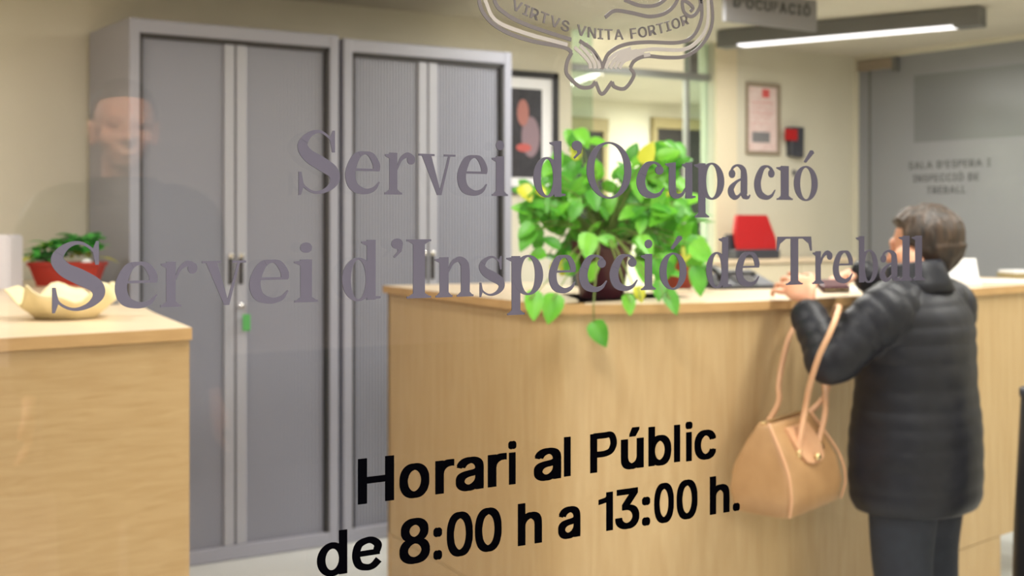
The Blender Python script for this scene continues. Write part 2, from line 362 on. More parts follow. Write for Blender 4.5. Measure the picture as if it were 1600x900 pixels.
# ---------------------------------------------------------------- long curved reception counter
HC = 1.18
edge_px = [(601, 446), (680, 455), (740, 462), (800, 469), (850, 474), (900, 476), (1000, 475), (1100, 473), (1240, 468), (1350, 462), (1450, 455.5), (1540, 449), (1600, 445), (1700, 438)]
fp = catmull([onZ(x, y, HC).xy.to_3d() for x, y in edge_px], 6)
def offset(path, d):
    out = []
    for i, p in enumerate(path):
        t = (path[min(i + 1, len(path) - 1)] - path[max(i - 1, 0)]).normalized()
        out.append(p + Vector((-t.y, t.x, 0)) * d)
    return out
def strip(path, d0, d1, z0, z1):
    b = B(); A = offset(path, d0); D = offset(path, d1)
    loft(b, [[(a.x, a.y, z0), (a.x, a.y, z1), (d.x, d.y, z1), (d.x, d.y, z0)] for a, d in zip(A, D)])
    return b
counter = thing('reception_counter', 'long curved beech reception counter with the big trailing plant on it', 'counter', (fp[30].x, fp[30].y, 0))
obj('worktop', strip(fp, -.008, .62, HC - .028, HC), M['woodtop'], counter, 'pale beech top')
cut = [0, 27, 48, len(fp) - 1]
for a, e in zip(cut, cut[1:]):
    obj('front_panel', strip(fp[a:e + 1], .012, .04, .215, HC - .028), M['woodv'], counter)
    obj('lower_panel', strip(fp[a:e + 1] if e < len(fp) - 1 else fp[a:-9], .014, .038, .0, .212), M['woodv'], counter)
obj('back_panel', strip(fp, .56, .60, .72, HC - .028), M['wood'], counter)
e0 = fp[0]; e1 = offset(fp, .60)[0]
b = B(); tdir = (fp[1] - fp[0]).normalized(); q0 = e0 + (e1 - e0).normalized() * .012
prism(b, [(p.x, p.y) for p in (q0, e1, e1 + tdir * .028, q0 + tdir * .028)], 0, HC - .028); obj('end_panel', b, M['wood'], counter)
b = strip(fp, .30, .56, .72, .745); obj('work_shelf', b, M['creampaint'], counter)
# ---------------------------------------------------------------- left counter
ls = thing('side_counter', 'beech counter at the left edge with a red planter on it', 'counter', (.6, 4.2, 0))
A = onZ(300, 512, HC).xy; D = onZ(0, 529, HC).xy; dv = (D - A).normalized()
A2 = Vector((1.66, 5.28)); A3 = Vector((1.66, 5.93)); D3 = Vector((-.2, 5.93)); D2 = A + dv * 1.3
mid1 = onZ(242, 489, HC).xy
top = [A, mid1, Vector((1.5, 4.7)), A2, A3, D3, D2]
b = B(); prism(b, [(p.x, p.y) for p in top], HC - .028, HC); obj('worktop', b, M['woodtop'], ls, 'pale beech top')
nrm = Vector((-dv.y, dv.x)); nrm = nrm if nrm.y > 0 else -nrm
b = B(); f0 = A + nrm * .012; f1 = D2 + nrm * .012
prism(b, [(p.x, p.y) for p in (f0, f0 + nrm * .025, f1 + nrm * .025, f1)], 0, HC - .03); obj('front_panel', b, M['wood'], ls)
b = B(); ins = [p + Vector((-.035, .02)) for p in top[:4]]; prism(b, [(p.x, p.y) for p in ins + [q + Vector((-.03, 0)) for q in reversed(ins)]], 0, HC - .03); obj('side_panel', b, M['wood'], ls)
# ---------------------------------------------------------------- serif lettering
def ribbon2(polys, pts, ws, k=8):
    c = catmull([(*p, w) for p, w in zip(pts, ws)], k)
    L, Rr = [], []
    for i, q in enumerate(c):
        a = c[max(i - 1, 0)]; e = c[min(i + 1, len(c) - 1)]; t = Vector((e[0] - a[0], e[1] - a[1])).normalized(); n = Vector((-t.y, t.x)); w = max(q[2], .004) / 2
        L.append((q[0] + n.x * w, q[1] + n.y * w)); Rr.append((q[0] - n.x * w, q[1] - n.y * w))
    for i in range(len(c) - 1): polys.append([L[i], L[i + 1], Rr[i + 1], Rr[i]])
def disc(polys, x, y, r, ry=None): polys.append([(x + r * math.cos(2 * math.pi * i / 20), y + (ry or r) * math.sin(2 * math.pi * i / 20)) for i in range(20)])
def ring2(polys, cx, cy, rx, ry, ix, iy, n=40):
    for i in range(n):
        a, c = 2 * math.pi * i / n, 2 * math.pi * (i + 1) / n
        polys.append([(cx + rx * math.cos(a), cy + ry * math.sin(a)), (cx + rx * math.cos(c), cy + ry * math.sin(c)), (cx + ix * math.cos(c), cy + iy * math.sin(c)), (cx + ix * math.cos(a), cy + iy * math.sin(a))])
XH = .69; SW = .165; TH = .035
def rect2(P, x0, y0, x1, y1): P.append([(x0, y0), (x1, y0), (x1, y1), (x0, y1)])
def foot(P, x, y, w=SW, e=.085, up=1):     # slab serif with small brackets
    y2 = y + up * TH
    rect2(P, x - e, min(y, y2), x + w + e, max(y, y2))
    P.append([(x - e * .7, y2), (x, y2 + up * .05), (x, y2)]); P.append([(x + w, y2), (x + w, y2 + up * .05), (x + w + e * .7, y2)])
def flag(P, x, y, w=SW, e=.09):            # slanted serif at the top left of a stem
    P.append([(x - e, y - .055), (x - e, y - .03), (x + w, y), (x + w, y - .06), (x, y - .1)])
def stem(P, x, y0, y1, w=SW): rect2(P, x, y0, x + w, y1)
def glyph(ch):
    P = []
    if ch in 'iíl':
        h = 1.0 if ch == 'l' else XH
        stem(P, .09, 0, h); flag(P, .09, h); foot(P, .09, 0)
        if ch == 'i': disc(P, .172, XH + .19, .085)
    elif ch == 'r':
        stem(P, .09, 0, XH); flag(P, .09, XH); foot(P, .09, 0, e=.1)
        ribbon2(P, [(.25, .42), (.33, .58), (.45, .655), (.55, .63)], [.03, .06, .09, .10]); disc(P, .55, .585, .085)
    elif ch == 'n':
        stem(P, .09, 0, XH); flag(P, .09, XH); foot(P, .09, 0, e=.075)
        ribbon2(P, [(.25, .44), (.33, .59), (.45, .65), (.55, .58), (.575, .45), (.575, .02)], [.03, .06, .10, .15, SW, SW]); foot(P, .49, 0, e=.075)
    elif ch == 'u':
        flag(P, .09, XH); flag(P, .5, XH, e=.08)
        ribbon2(P, [(.172, XH - .02), (.172, .2), (.20, .09), (.29, .045), (.42, .085), (.5, .2)], [SW, SW, .15, .10, .06, .03]); stem(P, .5, 0, XH)
        P.append([(.66, .055), (.66, 0), (.75, .03), (.75, .055)]); P.append([(.5, 0), (.75, .02), (.75, .055), (.5, .06)])
    elif ch == 'v':
        P.append([(.05, XH), (.23, XH), (.43, .0), (.35, 0)]); P.append([(.57, XH), (.61, XH), (.43, 0), (.385, .02)])
        rect2(P, 0, XH - TH, .3, XH); rect2(P, .48, XH - TH, .7, XH)
    elif ch == 'e':
        ribbon2(P, [(.55, .39), (.545, .49), (.46, .63), (.34, .67), (.19, .6), (.085, .345), (.14, .13), (.33, .045), (.50, .085), (.60, .2)], [.12, .125, .10, .05, .13, .17, .16, .10, .07, .02])
        rect2(P, .12, .375, .6, .415)
    elif ch == 'c':
        ribbon2(P, [(.5, .53), (.47, .62), (.35, .67), (.2, .6), (.09, .345), (.145, .13), (.33, .045), (.48, .085), (.58, .2)], [.08, .06, .045, .12, .175, .16, .10, .06, .02]); disc(P, .475, .53, .085)
    elif ch in 'oó':
        ring2(P, .33, .345, .33, .362, .165, .325)
        if ch == 'ó': P.append([(.27, .79), (.33, .77), (.56, .98), (.52, 1.03), (.45, 1.03)])
    elif ch == 'O': ring2(P, .53, .5, .53, .525, .36, .49)
    elif ch in 'db':
        m = (lambda x: x) if ch == 'd' else (lambda x: .68 - x)
        Q = []; ring2(Q, .3, .345, .3, .362, .14, .325); P += [[(m(x), y) for x, y in q] for q in Q]
        if ch == 'd':
            stem(P, .46, 0, 1.0); flag(P, .46, 1.0, e=.1); P.append([(.46, 0), (.72, .02), (.72, .055), (.46, .07)])
        else: stem(P, .055, 0, 1.0); flag(P, .055, 1.0, e=.1)
    elif ch == 'p':
        ring2(P, .42, .345, .3, .362, .14, .325); stem(P, .1, -.34, XH); flag(P, .1, XH, e=.1); foot(P, .1, -.36)
    elif ch == 'a':
        disc(P, .13, .5, .085); ribbon2(P, [(.1, .53), (.16, .63), (.29, .67), (.42, .6), (.455, .46), (.455, .12), (.5, .05), (.57, .04), (.62, .09)], [.05, .05, .05, .12, SW, SW, .10, .055, .03])
        ribbon2(P, [(.4, .41), (.24, .34), (.11, .22), (.11, .12), (.2, .04), (.3, .06), (.4, .15)], [.04, .06, .13, .16, .11, .06, .03])
    elif ch in 'sS':
        k = 1 if ch == 'S' else .5; yy = 1.0 if ch == 'S' else XH
        pts = [(.62, .70), (.57, .87), (.40, .985), (.22, .93), (.11, .76), (.2, .6), (.4, .48), (.60, .35), (.64, .2), (.52, .06), (.32, .005), (.14, .1), (.06, .3)]
        ws = [.02, .035, .045, .09, .16, .20, .225, .2, .15, .08, .045, .035, .02]
        sx = 1 if ch == 'S' else .78
        ribbon2(P, [(x * sx, .01 + y * (yy - .01)) for x, y in pts], [w * (1 if ch == 'S' else .78) for w in ws])
        P.append([(.60 * sx, .66 * yy), (.645 * sx, .66 * yy), (.645 * sx, 1.01 * yy), (.61 * sx, 1.01 * yy), (.56 * sx, .88 * yy)])
        P.append([(.045 * sx, .34 * yy), (.09 * sx, .34 * yy), (.13 * sx, .12 * yy), (.08 * sx, -.03 * yy), (.045 * sx, -.03 * yy)])
    elif ch == 'I': stem(P, .1, 0, 1, .185); foot(P, .1, 0, .185, .1); foot(P, .1, 1, .185, .1, -1)
    elif ch == 'T':
        stem(P, .31, 0, 1); foot(P, .31, 0, e=.1); rect2(P, .03, .955, .755, 1.0)
        P.append([(.0, .70), (.03, .70), (.07, .85), (.2, .955), (.03, .97), (.02, 1.0)]); P.append([(.785, .70), (.755, .70), (.715, .85), (.585, .955), (.755, .97), (.765, 1.0)])
    elif ch == "'":
        disc(P, .09, .93, .09); P.append([(.14, .99), (.18, .93), (.16, .80), (.05, .69), (.03, .715), (.10, .80), (.09, .86)])
    return P
def flatmesh(b, polys, f, d, mi=0):
    """polys in 2-d, f maps (x,y)->Vector, d = thickness vector"""
    for k, q in enumerate(polys):
        jit = d * (-.012 * (k % 29))
        fr = [b.verts.new(f(*p) + jit) for p in q]; bk = [b.verts.new(f(*p) + d) for p in q]; n = len(q)
        try:
            b.faces.new(fr).material_index = mi; b.faces.new(bk[::-1]).material_index = mi
            for i in range(n): b.faces.new((fr[i], bk[i], bk[(i + 1) % n], fr[(i + 1) % n])).material_index = mi
        except ValueError: pass
LY = GY - .0009
def gxz(px, py): v = onY(px, py, GY); return v.x, v.z
def serif_line(name, chars, base, cap, label):
    t = thing(name, label, 'lettering', ((gxz(chars[0][1], 300)[0] + gxz(chars[-1][2], 300)[0]) / 2, LY, base))
    for ch, a, e in chars:
        b = B(); P = glyph(ch); xs = [p[0] for q in P for p in q]; x0, x1 = min(xs), max(xs)
        A, E = gxz(a, 300)[0], gxz(e, 300)[0]; k = (E - A) / (x1 - x0)
        flatmesh(b, P, lambda x, y: Vector((A + (x - x0) * k, LY, base + y * cap)), Vector((0, .0009, 0)))
        obj('letter', b, M['vinyl'], t)
    return t
serif_line('lettering', [('S', 464.5, 530.5), ('e', 539, 593.5), ('r', 600.5, 648), ('v', 653.5, 711), ('e', 714, 761), ('i', 768, 793), ('d', 833, 883), ("'", 893, 909), ('O', 916, 986), ('c', 994, 1038), ('u', 1039, 1086), ('p', 1084, 1131), ('a', 1137, 1172), ('c', 1178, 1211), ('í', 1213, 1238), ('ó', 1240, 1277)], 1.4475, .0565,
           "upper grey serif lettering reading Servei d'Ocupació on the front glass")
serif_line('lettering', [('S', 79, 164), ('e', 179, 246), ('r', 250, 308), ('v', 315, 384), ('e', 389, 451), ('i', 459, 496), ('d', 534, 594), ("'", 611, 629), ('I', 635, 673), ('n', 679, 739), ('s', 748, 788), ('p', 791, 848), ('e', 857, 899), ('c', 904, 948), ('c', 952, 996), ('i', 1001, 1024), ('ó', 1030, 1072), ('d', 1103, 1142), ('e', 1149, 1186), ('T', 1213, 1268), ('r', 1269, 1300), ('e', 1301, 1332), ('b', 1337, 1371), ('a', 1374, 1406), ('l', 1404, 1426), ('l', 1424, 1445)], 1.350, .0555,
           "lower grey serif lettering reading Servei d'Inspecció de Treball on the front glass")
# sans-serif: Blender's own bundled font
try: FONT = bpy.data.fonts.load(os.path.join(bpy.utils.system_resource('DATAFILES'), 'fonts', 'Inter.woff2'))
except Exception: FONT = None
GC = {}
def fglyph(ch, bold=.0):
    if (ch, bold) in GC: return GC[(ch, bold)]
    if ch in 'Pel1d' and bold:
        P = []; w = .15 + bold * .8
        if ch == 'P': rect2(P, 0, 0, w, 1); ribbon2(P, [(w * .5, 1 - w / 2 + .02), (.35, 1 - w / 2 + .02), (.52, .93), (.585, .73), (.52, .53), (.35, .46), (w * .5, .46)], [w * .92] * 7)
        elif ch == 'l': rect2(P, 0, 0, w, 1)
        elif ch == '1': rect2(P, .2, 0, .2 + w, 1.0); P.append([(0, .70), (.2, .74), (.2 + w, 1.0), (.2 + w * .35, 1.0), (.18, .87), (0, .83)])
        elif ch == 'd': rect2(P, .62 - w, 0, .62, 1); ring2(P, .31, .365, .31, .385, .31 - w, .385 - w * .85)
        elif ch == 'e': ribbon2(P, [(.60 - w * .4, .40), (.56, .55), (.45, .66), (.31, .68), (.14, .60), (.075, .37), (.14, .14), (.32, .06), (.46, .085), (.58, .20)], [w * .95, w, w * .95, w * .85, w, w, w, w * .85, w * .9, w]); rect2(P, .1, .325, .6, .325 + w * .75)
        P = [[(x * CAPH, y * CAPH) for x, y in q] for q in P]; GC[(ch, bold)] = P; return P
    cu = bpy.data.curves.new('t', 'FONT'); cu.body = ch; cu.size = 1; cu.resolution_u = 6
    if FONT: cu.font = FONT
    o = bpy.data.objects.new('t', cu); C.objects.link(o)
    dg = bpy.context.evaluated_depsgraph_get(); me = bpy.data.meshes.new_from_object(o.evaluated_get(dg))
    polys = [[tuple(me.vertices[i].co.xy) for i in p.vertices] for p in me.polygons]
    adv = o.dimensions.x
    bpy.data.objects.remove(o); bpy.data.meshes.remove(me)
    if bold: polys = [[(p[0] + dx * bold, p[1] + dy * bold) for p in q] for dx, dy in ((-1, -.5), (1, -.5), (-1, .5), (1, .5), (0, 0)) for q in polys]
    GC[(ch, bold)] = polys; return polys
CAPH = max(p[1] for q in fglyph('H') for p in q)
def sans_line(b, chars, base, cap, bold=.021, f=None):
    for ch, a, e in chars:
        P = fglyph(ch, bold); xs = [p[0] for q in P for p in q]; x0, x1 = min(xs), max(xs)
        A, E = gxz(a, 300)[0], gxz(e, 300)[0]; k = (E - A) / (x1 - x0)
        flatmesh(b, P, lambda x, y: Vector((A + (x - x0) * k, LY, base + y * cap / CAPH)), Vector((0, .0009, 0)))
hrs = thing('opening_hours_lettering', 'black sans-serif opening hours lettering low on the front glass', 'lettering', (.8, LY, 1.1))
b = B(); sans_line(b, [('H', 559, 615), ('o', 624, 670), ('r', 680, 709), ('a', 712, 755), ('r', 762, 791), ('i', 794, 806), ('a', 834, 876), ('l', 881, 891), ('P', 922, 963), ('ú', 970, 1005), ('b', 1013, 1048), ('l', 1053, 1062), ('i', 1071, 1081), ('c', 1085, 1118)], 1.1635, .0400)
obj('heading_line', b, M['vinylblack'], hrs)
b = B(); sans_line(b, [('d', 495, 542), ('e', 550, 596), ('8', 624, 671), (':', 677, 690), ('0', 698, 738), ('0', 742, 783), ('h', 809, 846), ('a', 872, 906), ('1', 935, 957), ('3', 961, 998), (':', 1003, 1015), ('0', 1022, 1052), ('0', 1057, 1089), ('h', 1109, 1139), ('.', 1145, 1155)], 1.1015, .0400)
obj('hours_line', b, M['vinylblack'], hrs)
def text_polys(s, bold=.0, gap=.08):
    out = []; x = 0
    for ch in s:
        if ch == ' ': x += .3; continue
        P = fglyph(ch, bold); xs = [p[0] for q in P for p in q]; x0, x1 = min(xs), max(xs)
        out += [[(p[0] - x0 + x, p[1]) for p in q] for q in P]; x += x1 - x0 + gap
    return out, x - gap
# crest (only its lower scrollwork reaches into the picture)
crest = thing('crest', 'etched ornate scroll crest with a motto band at the top of the glass', 'crest', (gxz(935, 20)[0], LY, gxz(935, 20)[1]))
def gl(b, pts, w0, w1=None, k=8):
    P = []; Q = [gxz(x, y) for x, y in pts]; n = len(pts); ws = [(w0 if w1 is None else w0 + (w1 - w0) * i / (n - 1)) for i in range(n)]
    ribbon2(P, Q, ws, k); flatmesh(b, P, lambda x, y: Vector((x, LY, y)), Vector((0, .0009, 0)))
b = B(); t_ = .0016
for pts in ([(752, -60), (748, 0), (762, 30), (790, 50), (830, 64), (880, 74), (893, 82)], [(768, -60), (772, 0), (790, 22), (820, 38), (860, 52), (892, 62)],
            [(1100, -60), (1112, 10), (1110, 45), (1094, 72), (1070, 88), (1040, 90), (1010, 88), (992, 94), (984, 106)],
            [(1086, -60), (1096, 10), (1092, 40), (1078, 60), (1055, 67), (1010, 66), (975, 70), (952, 82), (942, 100)],
            [(1088, -20), (1094, 5), (1088, 20), (1078, 26), (1068, 18), (1066, 2), (1074, 4), (1082, 12), (1078, 18)],
            [(945, 27), (960, 17), (985, 20), (1015, 26), (1040, 20), (1056, 4), (1062, -20)], [(975, 0), (1000, 9), (1025, 8), (1045, -6)],
            [(893, 82), (886, 96), (884, 112), (890, 122), (906, 136), (922, 136), (930, 128)], [(930, 128), (940, 147), (956, 128)],
            [(984, 106), (990, 118), (976, 138), (960, 136), (956, 128)], [(905, 64), (925, 78), (938, 98), (940, 108)], [(942, 100), (940, 108)]): gl(b, pts, t_)
obj('scroll_outline', b, M['crest'], crest)
b = B()
for i in range(3): gl(b, [(897 + 9 * i, 74 - 3 * i), (910 + 8 * i, 86 - 2 * i), (920 + 7 * i, 98), (922 + 7 * i, 107)], .0022)
for i in range(4): gl(b, [(946 + 7 * i, 107), (950 + 8 * i, 96), (962 + 9 * i, 84 + 2 * i), (985 + 10 * i, 76 + 3 * i)], .0022)
gl(b, [(1106, 0), (1104, 40), (1088, 66), (1064, 78), (1020, 77), (985, 82)], .0022); gl(b, [(757, 0), (774, 32), (820, 52), (886, 70)], .0018)
obj('scroll_highlight', b, M['crestlight'], crest)
b = B(); path = catmull([gxz(x, y) for x, y in [(800, 6), (830, 20), (865, 34), (900, 46), (935, 53), (970, 54), (1005, 50), (1040, 42), (1074, 30)]], 10)
cum = [0]
for p, q in zip(path, path[1:]): cum.append(cum[-1] + (q - p).length)
P, wd_ = text_polys('VIRTVS VNITA FORTIOR', .01, .1); k = cum[-1] / wd_
def along(x, y):
    s = max(0, min(x * k, cum[-1] - 1e-6)); i = max(j for j in range(len(cum)) if cum[j] <= s); i = min(i, len(path) - 2)
    t = (path[i + 1] - path[i]).normalized(); p = path[i] + t * (s - cum[i]); n = Vector((-t.y, t.x))
    v = p + n * ((y - CAPH / 2) * .021); return Vector((v.x, LY, v.y))
flatmesh(b, P, along, Vector((0, .0009, 0))); obj('motto', b, M['crest'], crest)
# ---------------------------------------------------------------- door lettering, hanging sign, lamp
b = B()
for s, px0, px1, py, cap in (("SALA D'ESPERA I", 1420, 1548, 262, .043), ('INSPECCIÓ DE', 1427, 1530, 283, .043), ('TREBALL', 1448, 1509, 302, .043)):
    P, w = text_polys(s, .012, .12); a = onX(px0, py, RX + .02); e = onX(px1, py, RX + .02); zz = (a.z + e.z) / 2
    flatmesh(b, P, lambda x, y: Vector((RX + .0185, a.y + (e.y - a.y) * x / w, zz + y * cap / CAPH)), Vector((.0014, 0, 0)))
tag(obj('door_lettering', b, M['doorletter']), "small dark three-line lettering on the grey glass door above the woman's head", 'lettering')
SY = 4.55
a = onY(1134, 33, SY); e = onY(1277, 33, SY)
sg = thing('hanging_sign', 'grey hanging sign with dark lettering at the top beside the lamp', 'sign', ((a.x + e.x) / 2, SY, a.z))
b = B(); box(b, a.x, e.x, SY, SY + .025, a.z, a.z + .2, .004); obj('board', b, M['signgrey'], sg)
b = B()
for s, dz, x0, x1 in (("D'OCUPACIÓ", .07, 1146, 1266), ('SERVEI', .14, 1146, 1220)):
    P, w = text_polys(s, .03, .12); A0 = onY(x0, 20, SY).x; A1 = onY(x1, 20, SY).x
    flatmesh(b, P, lambda x, y: Vector((A0 + (A1 - A0) * x / w, SY - .0016, a.z + dz + y * .048 / CAPH)), Vector((0, .0017, 0)))
obj('lettering', b, M['signletter'], sg)
for x in (a.x + .05, e.x - .05):
    b = B(); tube(b, [(x, SY + .012, a.z + .198), (x, SY + .012, a.z + .25), (x, SY + .012, CEIL)], .002, n=6); obj('hanger_wire', b, M['alu'], sg)
lz = 2.40
A = onZ(1126, 76, lz) if False else W(1127, 76, (lz - CH) * F / (HZ - 76)); E = W(1536, 41, (lz - CH) * F / (HZ - 41))
dv = (E - A); dv.z = 0; ln = dv.length; ang = math.atan2(dv.y, dv.x)
mx = Matrix.Translation(((A + E) / 2).xy.to_3d()) @ Matrix.Rotation(ang, 4, 'Z')
lamp = thing('linear_lamp', 'long grey linear ceiling lamp with a glowing white underside', 'lamp', ((A.x + E.x) / 2, (A.y + E.y) / 2, lz))
b = B(); box(b, -ln / 2, ln / 2, -.06, .06, lz + .012, CEIL - .004, .004, mx); box(b, -ln / 2, -ln / 2 + .12, -.06, .06, lz, lz + .014, .0, mx); box(b, ln / 2 - .13, ln / 2, -.06, .06, lz, lz + .014, 0, mx); obj('housing', b, M['lamp_body'], lamp)
b = B(); box(b, -ln / 2 + .12, ln / 2 - .13, -.045, .045, lz + .002, lz + .02, .004, mx); obj('diffuser', b, M['tube'], lamp)
ll = area('lamp_light', ((A.x + E.x) / 2, (A.y + E.y) / 2, lz - .01), ln - .3, .09, 22, (1, .97, .93), (0, 0, ang))
# ---------------------------------------------------------------- things on the back wall
def wallquad(name, px0, px1, py0, py1, y, d, m, parent, bev=.002):
    a = onY(px0, py1, y); e = onY(px1, py0, y); b = B(); box(b, a.x, e.x, y - d, y, a.z, e.z, bev); return obj(name, b, m, parent)
a = onY(795, 305, BY); e = onY(869, 117, BY); zt = onY(868, 115, BY).z; zb = onY(868, 303, BY).z
pic = thing('framed_picture', 'black framed picture with white mat on the wall beside the cabinet', 'picture', ((a.x + e.x) / 2, BY - .01, zb))
x0, x1 = e.x - .56, e.x
b = B(); fw = .035
for q in ((x0, x0 + fw, zb, zt), (x1 - fw, x1, zb, zt), (x0, x1, zt - fw, zt), (x0, x1, zb, zb + fw)): box(b, q[0], q[1], BY - .028, BY - .001, q[2], q[3], .002)
obj('frame', b, M['black'], pic)
b = B(); box(b, x0 + .03, x1 - .03, BY - .012, BY - .002, zb + .03, zt - .03); obj('mat', b, M['white'], pic)
px0, px1, pz0, pz1 = x0 + .1, x1 - .105, zb + .085, zt - .095
b = B(); box(b, px0, px1, BY - .014, BY - .0125, pz0, pz1); ph = obj('photo_print', b, M['photodark'], pic)
def blob(m, cx, cz, rx, rz, nm, d):
    b = B(); P = []; disc(P, cx, cz, rx, rz); flatmesh(b, P, lambda x, y: Vector((x, BY - .0142 - d, y)), Vector((0, .0006, 0))); obj(nm, b, m, ph)
xr_ = px1
blob(M['photogrey'], xr_ - .075, pz0 + .22, .06, .11, 'printed_shirt', 0)
blob(M['photopink'], xr_ - .125, pz1 - .13, .038, .072, 'printed_head', .0003)
blob(M['photored'], xr_ - .12, pz0 + .16, .05, .022, 'printed_hands', .0006)
NY = BY
pl = onY(1192, 240, NY); nt_ = thing('framed_notice', 'pale pink framed notice on the cream wall above the red stand', 'notice', (pl.x, NY - .01, pl.z))
wallquad('frame', 1164, 1217, 132, 241, NY, .02, M['planframe'], nt_, .006)
pp = wallquad('sheet', 1170, 1213, 138, 235, NY - .0195, .003, M['pinkpaper'], nt_, .0)
wallquad('red_emblem', 1191, 1202, 140, 152, NY - .0222, .001, M['pinkline'], pp, 0)
wallquad('caption_block', 1175, 1203, 207, 222, NY - .0222, .001, M['signgrey'], pp, 0)
b = B()
for i in range(5):
    a = onY(1176, 160 + 8 * i, NY - .0222); e = onY(1206 - 4 * (i % 2), 161.3 + 8 * i, NY - .0222); box(b, a.x, e.x, NY - .0232, NY - .0222, e.z, a.z)
obj('plan_lines', b, M['pinkline'], pp)
pl = onY(1238, 246, NY); fa = thing('fire_alarm', 'dark wall alarm box with a red square beside the framed notice', 'alarm', (pl.x, NY - .02, pl.z))
b = B(); a = onY(1223, 246, NY); e = onY(1252, 200, NY); xm = (a.x + e.x) / 2
rings = []
for y, k in ((NY - .05, .9), (NY - .045, 1), (NY - .001, 1)):
    rings.append([(xm - .05 * k, y, a.z + .01), (xm + .055 * k, y, a.z), (xm + .06 * k, y, e.z), (xm - .06 * k, y, e.z)])
loft(b, rings); obj('housing', b, M['charcoal'], fa)
wallquad('red_button', 1226, 1245, 202, 219, NY - .049, .008, M['red'], fa, .002)
pl = onY(1240, 270, NY); sw = thing('wall_socket', 'tiny grey wall switch below the alarm box', 'switch', (pl.x, NY - .006, pl.z - .02))
b = B(); box(b, pl.x - .016, pl.x + .016, NY - .012, NY - .001, pl.z - .018, pl.z + .018, .003); obj('plate', b, M['signgrey'], sw)
b = B(); box(b, pl.x - .008, pl.x + .008, NY - .016, NY - .011, pl.z - .008, pl.z + .008, .002); obj('rocker', b, M['charcoal'], sw)
# cream sideboard against the back wall with the red stand on it
sz = 1.2; a = onY(1075, 405, BY - .35); e = onY(1335, 405, BY - .35)
sb = thing('sideboard', 'long cream sideboard against the back wall under the notice', 'cabinet', ((a.x + e.x) / 2, BY - .2, 0))
sz = onY(1180, 404, BY - .2).z
b = B(); box(b, a.x, e.x, BY - .36, BY - .02, sz - .025, sz, .003); obj('top', b, M['woodtop'], sb)
b = B(); box(b, a.x + .02, e.x - .02, BY - .33, BY - .02, .06, sz - .025); obj('body', b, M['creampaint'], sb)
n = 3
for i in range(n):
    x0 = a.x + .03 + (e.x - a.x - .06) * i / n; x1 = a.x + .03 + (e.x - a.x - .06) * (i + 1) / n - .006
    b = B(); box(b, x0, x1, BY - .348, BY - .33, .07, sz - .03, .002); dd = obj('door', b, M['creampaint'], sb)
    b = B(); box(b, x1 - .05, x1 - .035, BY - .362, BY - .347, sz - .25, sz - .13, .002); obj('handle', b, M['alu'], dd)
ry = BY - .24
a = onY(1143, 393, ry); e = onY(1206, 336, ry)
rs = thing('document_holder', 'red slanted document holder with a dark base on the cream sideboard', 'holder', ((a.x + e.x) / 2, ry, sz))
b = B(); w = e.x - a.x; h0 = a.z; h1 = e.z
poly = [(a.x + .01, h0), (e.x, h0 - .01), (e.x + .002, h0 + .07), (e.x - .05, h1), (a.x + .03, h1), (a.x, h0 + .12)]
fr = [b.verts.new((x, ry - .05 + (z - h0) * .15, z)) for x, z in poly]; bk = [b.verts.new((x, ry - .02 + (z - h0) * .15, z)) for x, z in poly]
b.faces.new(fr); b.faces.new(bk[::-1])
for i in range(6): b.faces.new((fr[i], bk[i], bk[(i + 1) % 6], fr[(i + 1) % 6]))
bmesh.ops.bevel(b, geom=b.edges[:], offset=.006, segments=2, affect='EDGES'); obj('red_panel', b, M['red'], rs)
b = B(); box(b, a.x - .02, e.x + .01, ry - .06, ry + .06, sz, h0 + .012, .008); box(b, a.x - .03, e.x - .05, ry + .0, ry + .03, sz + .02, h0 + .1, .006); obj('base', b, M['charcoal'], rs)
# ---------------------------------------------------------------- things on the long counter
p = onZ(1150, 450, HC); ph = thing('desk_phone', 'dark grey desk phone on the counter between plant and hands', 'phone', (p.x, p.y, HC))
mx = Matrix.Translation((p.x, p.y, HC)) @ Matrix.Rotation(R(-18), 4, 'Z')
b = B(); rings = []
prof = [(-.09, 0), (-.09, .015), (.06, .05), (.09, .05), (.09, 0)]
loft(b, [[(mx @ Vector((x, y, z))) for y, z in prof] for x in (-.12, -.1, .1, .12)]); obj('base', b, M['charcoal'], ph)
b = B(); tube(b, [mx @ Vector(q) for q in ((-.085, -.07, .045), (-.085, -.03, .062), (-.085, .04, .075), (-.085, .08, .068))], [.024, .017, .017, .024], n=12, flat=.8); obj('handset', b, M['black'], ph)
b = B()
for i in range(3):
    for j in range(4): box(b, -.02 + .028 * i, .002 + .028 * i, -.065 + .022 * j, -.05 + .022 * j, .015 + .0052 * j + .006, .024 + .0052 * j + .008, .0, mx)
obj('keypad', b, M['signgrey'], ph)
b = B(); loft(b, [[mx @ Vector((x, y, z)) for y, z in ((.035, .047), (.035, .058), (.085, .066), (.085, .048))] for x in (-.03, .1)]); obj('screen', b, M['black'], ph)
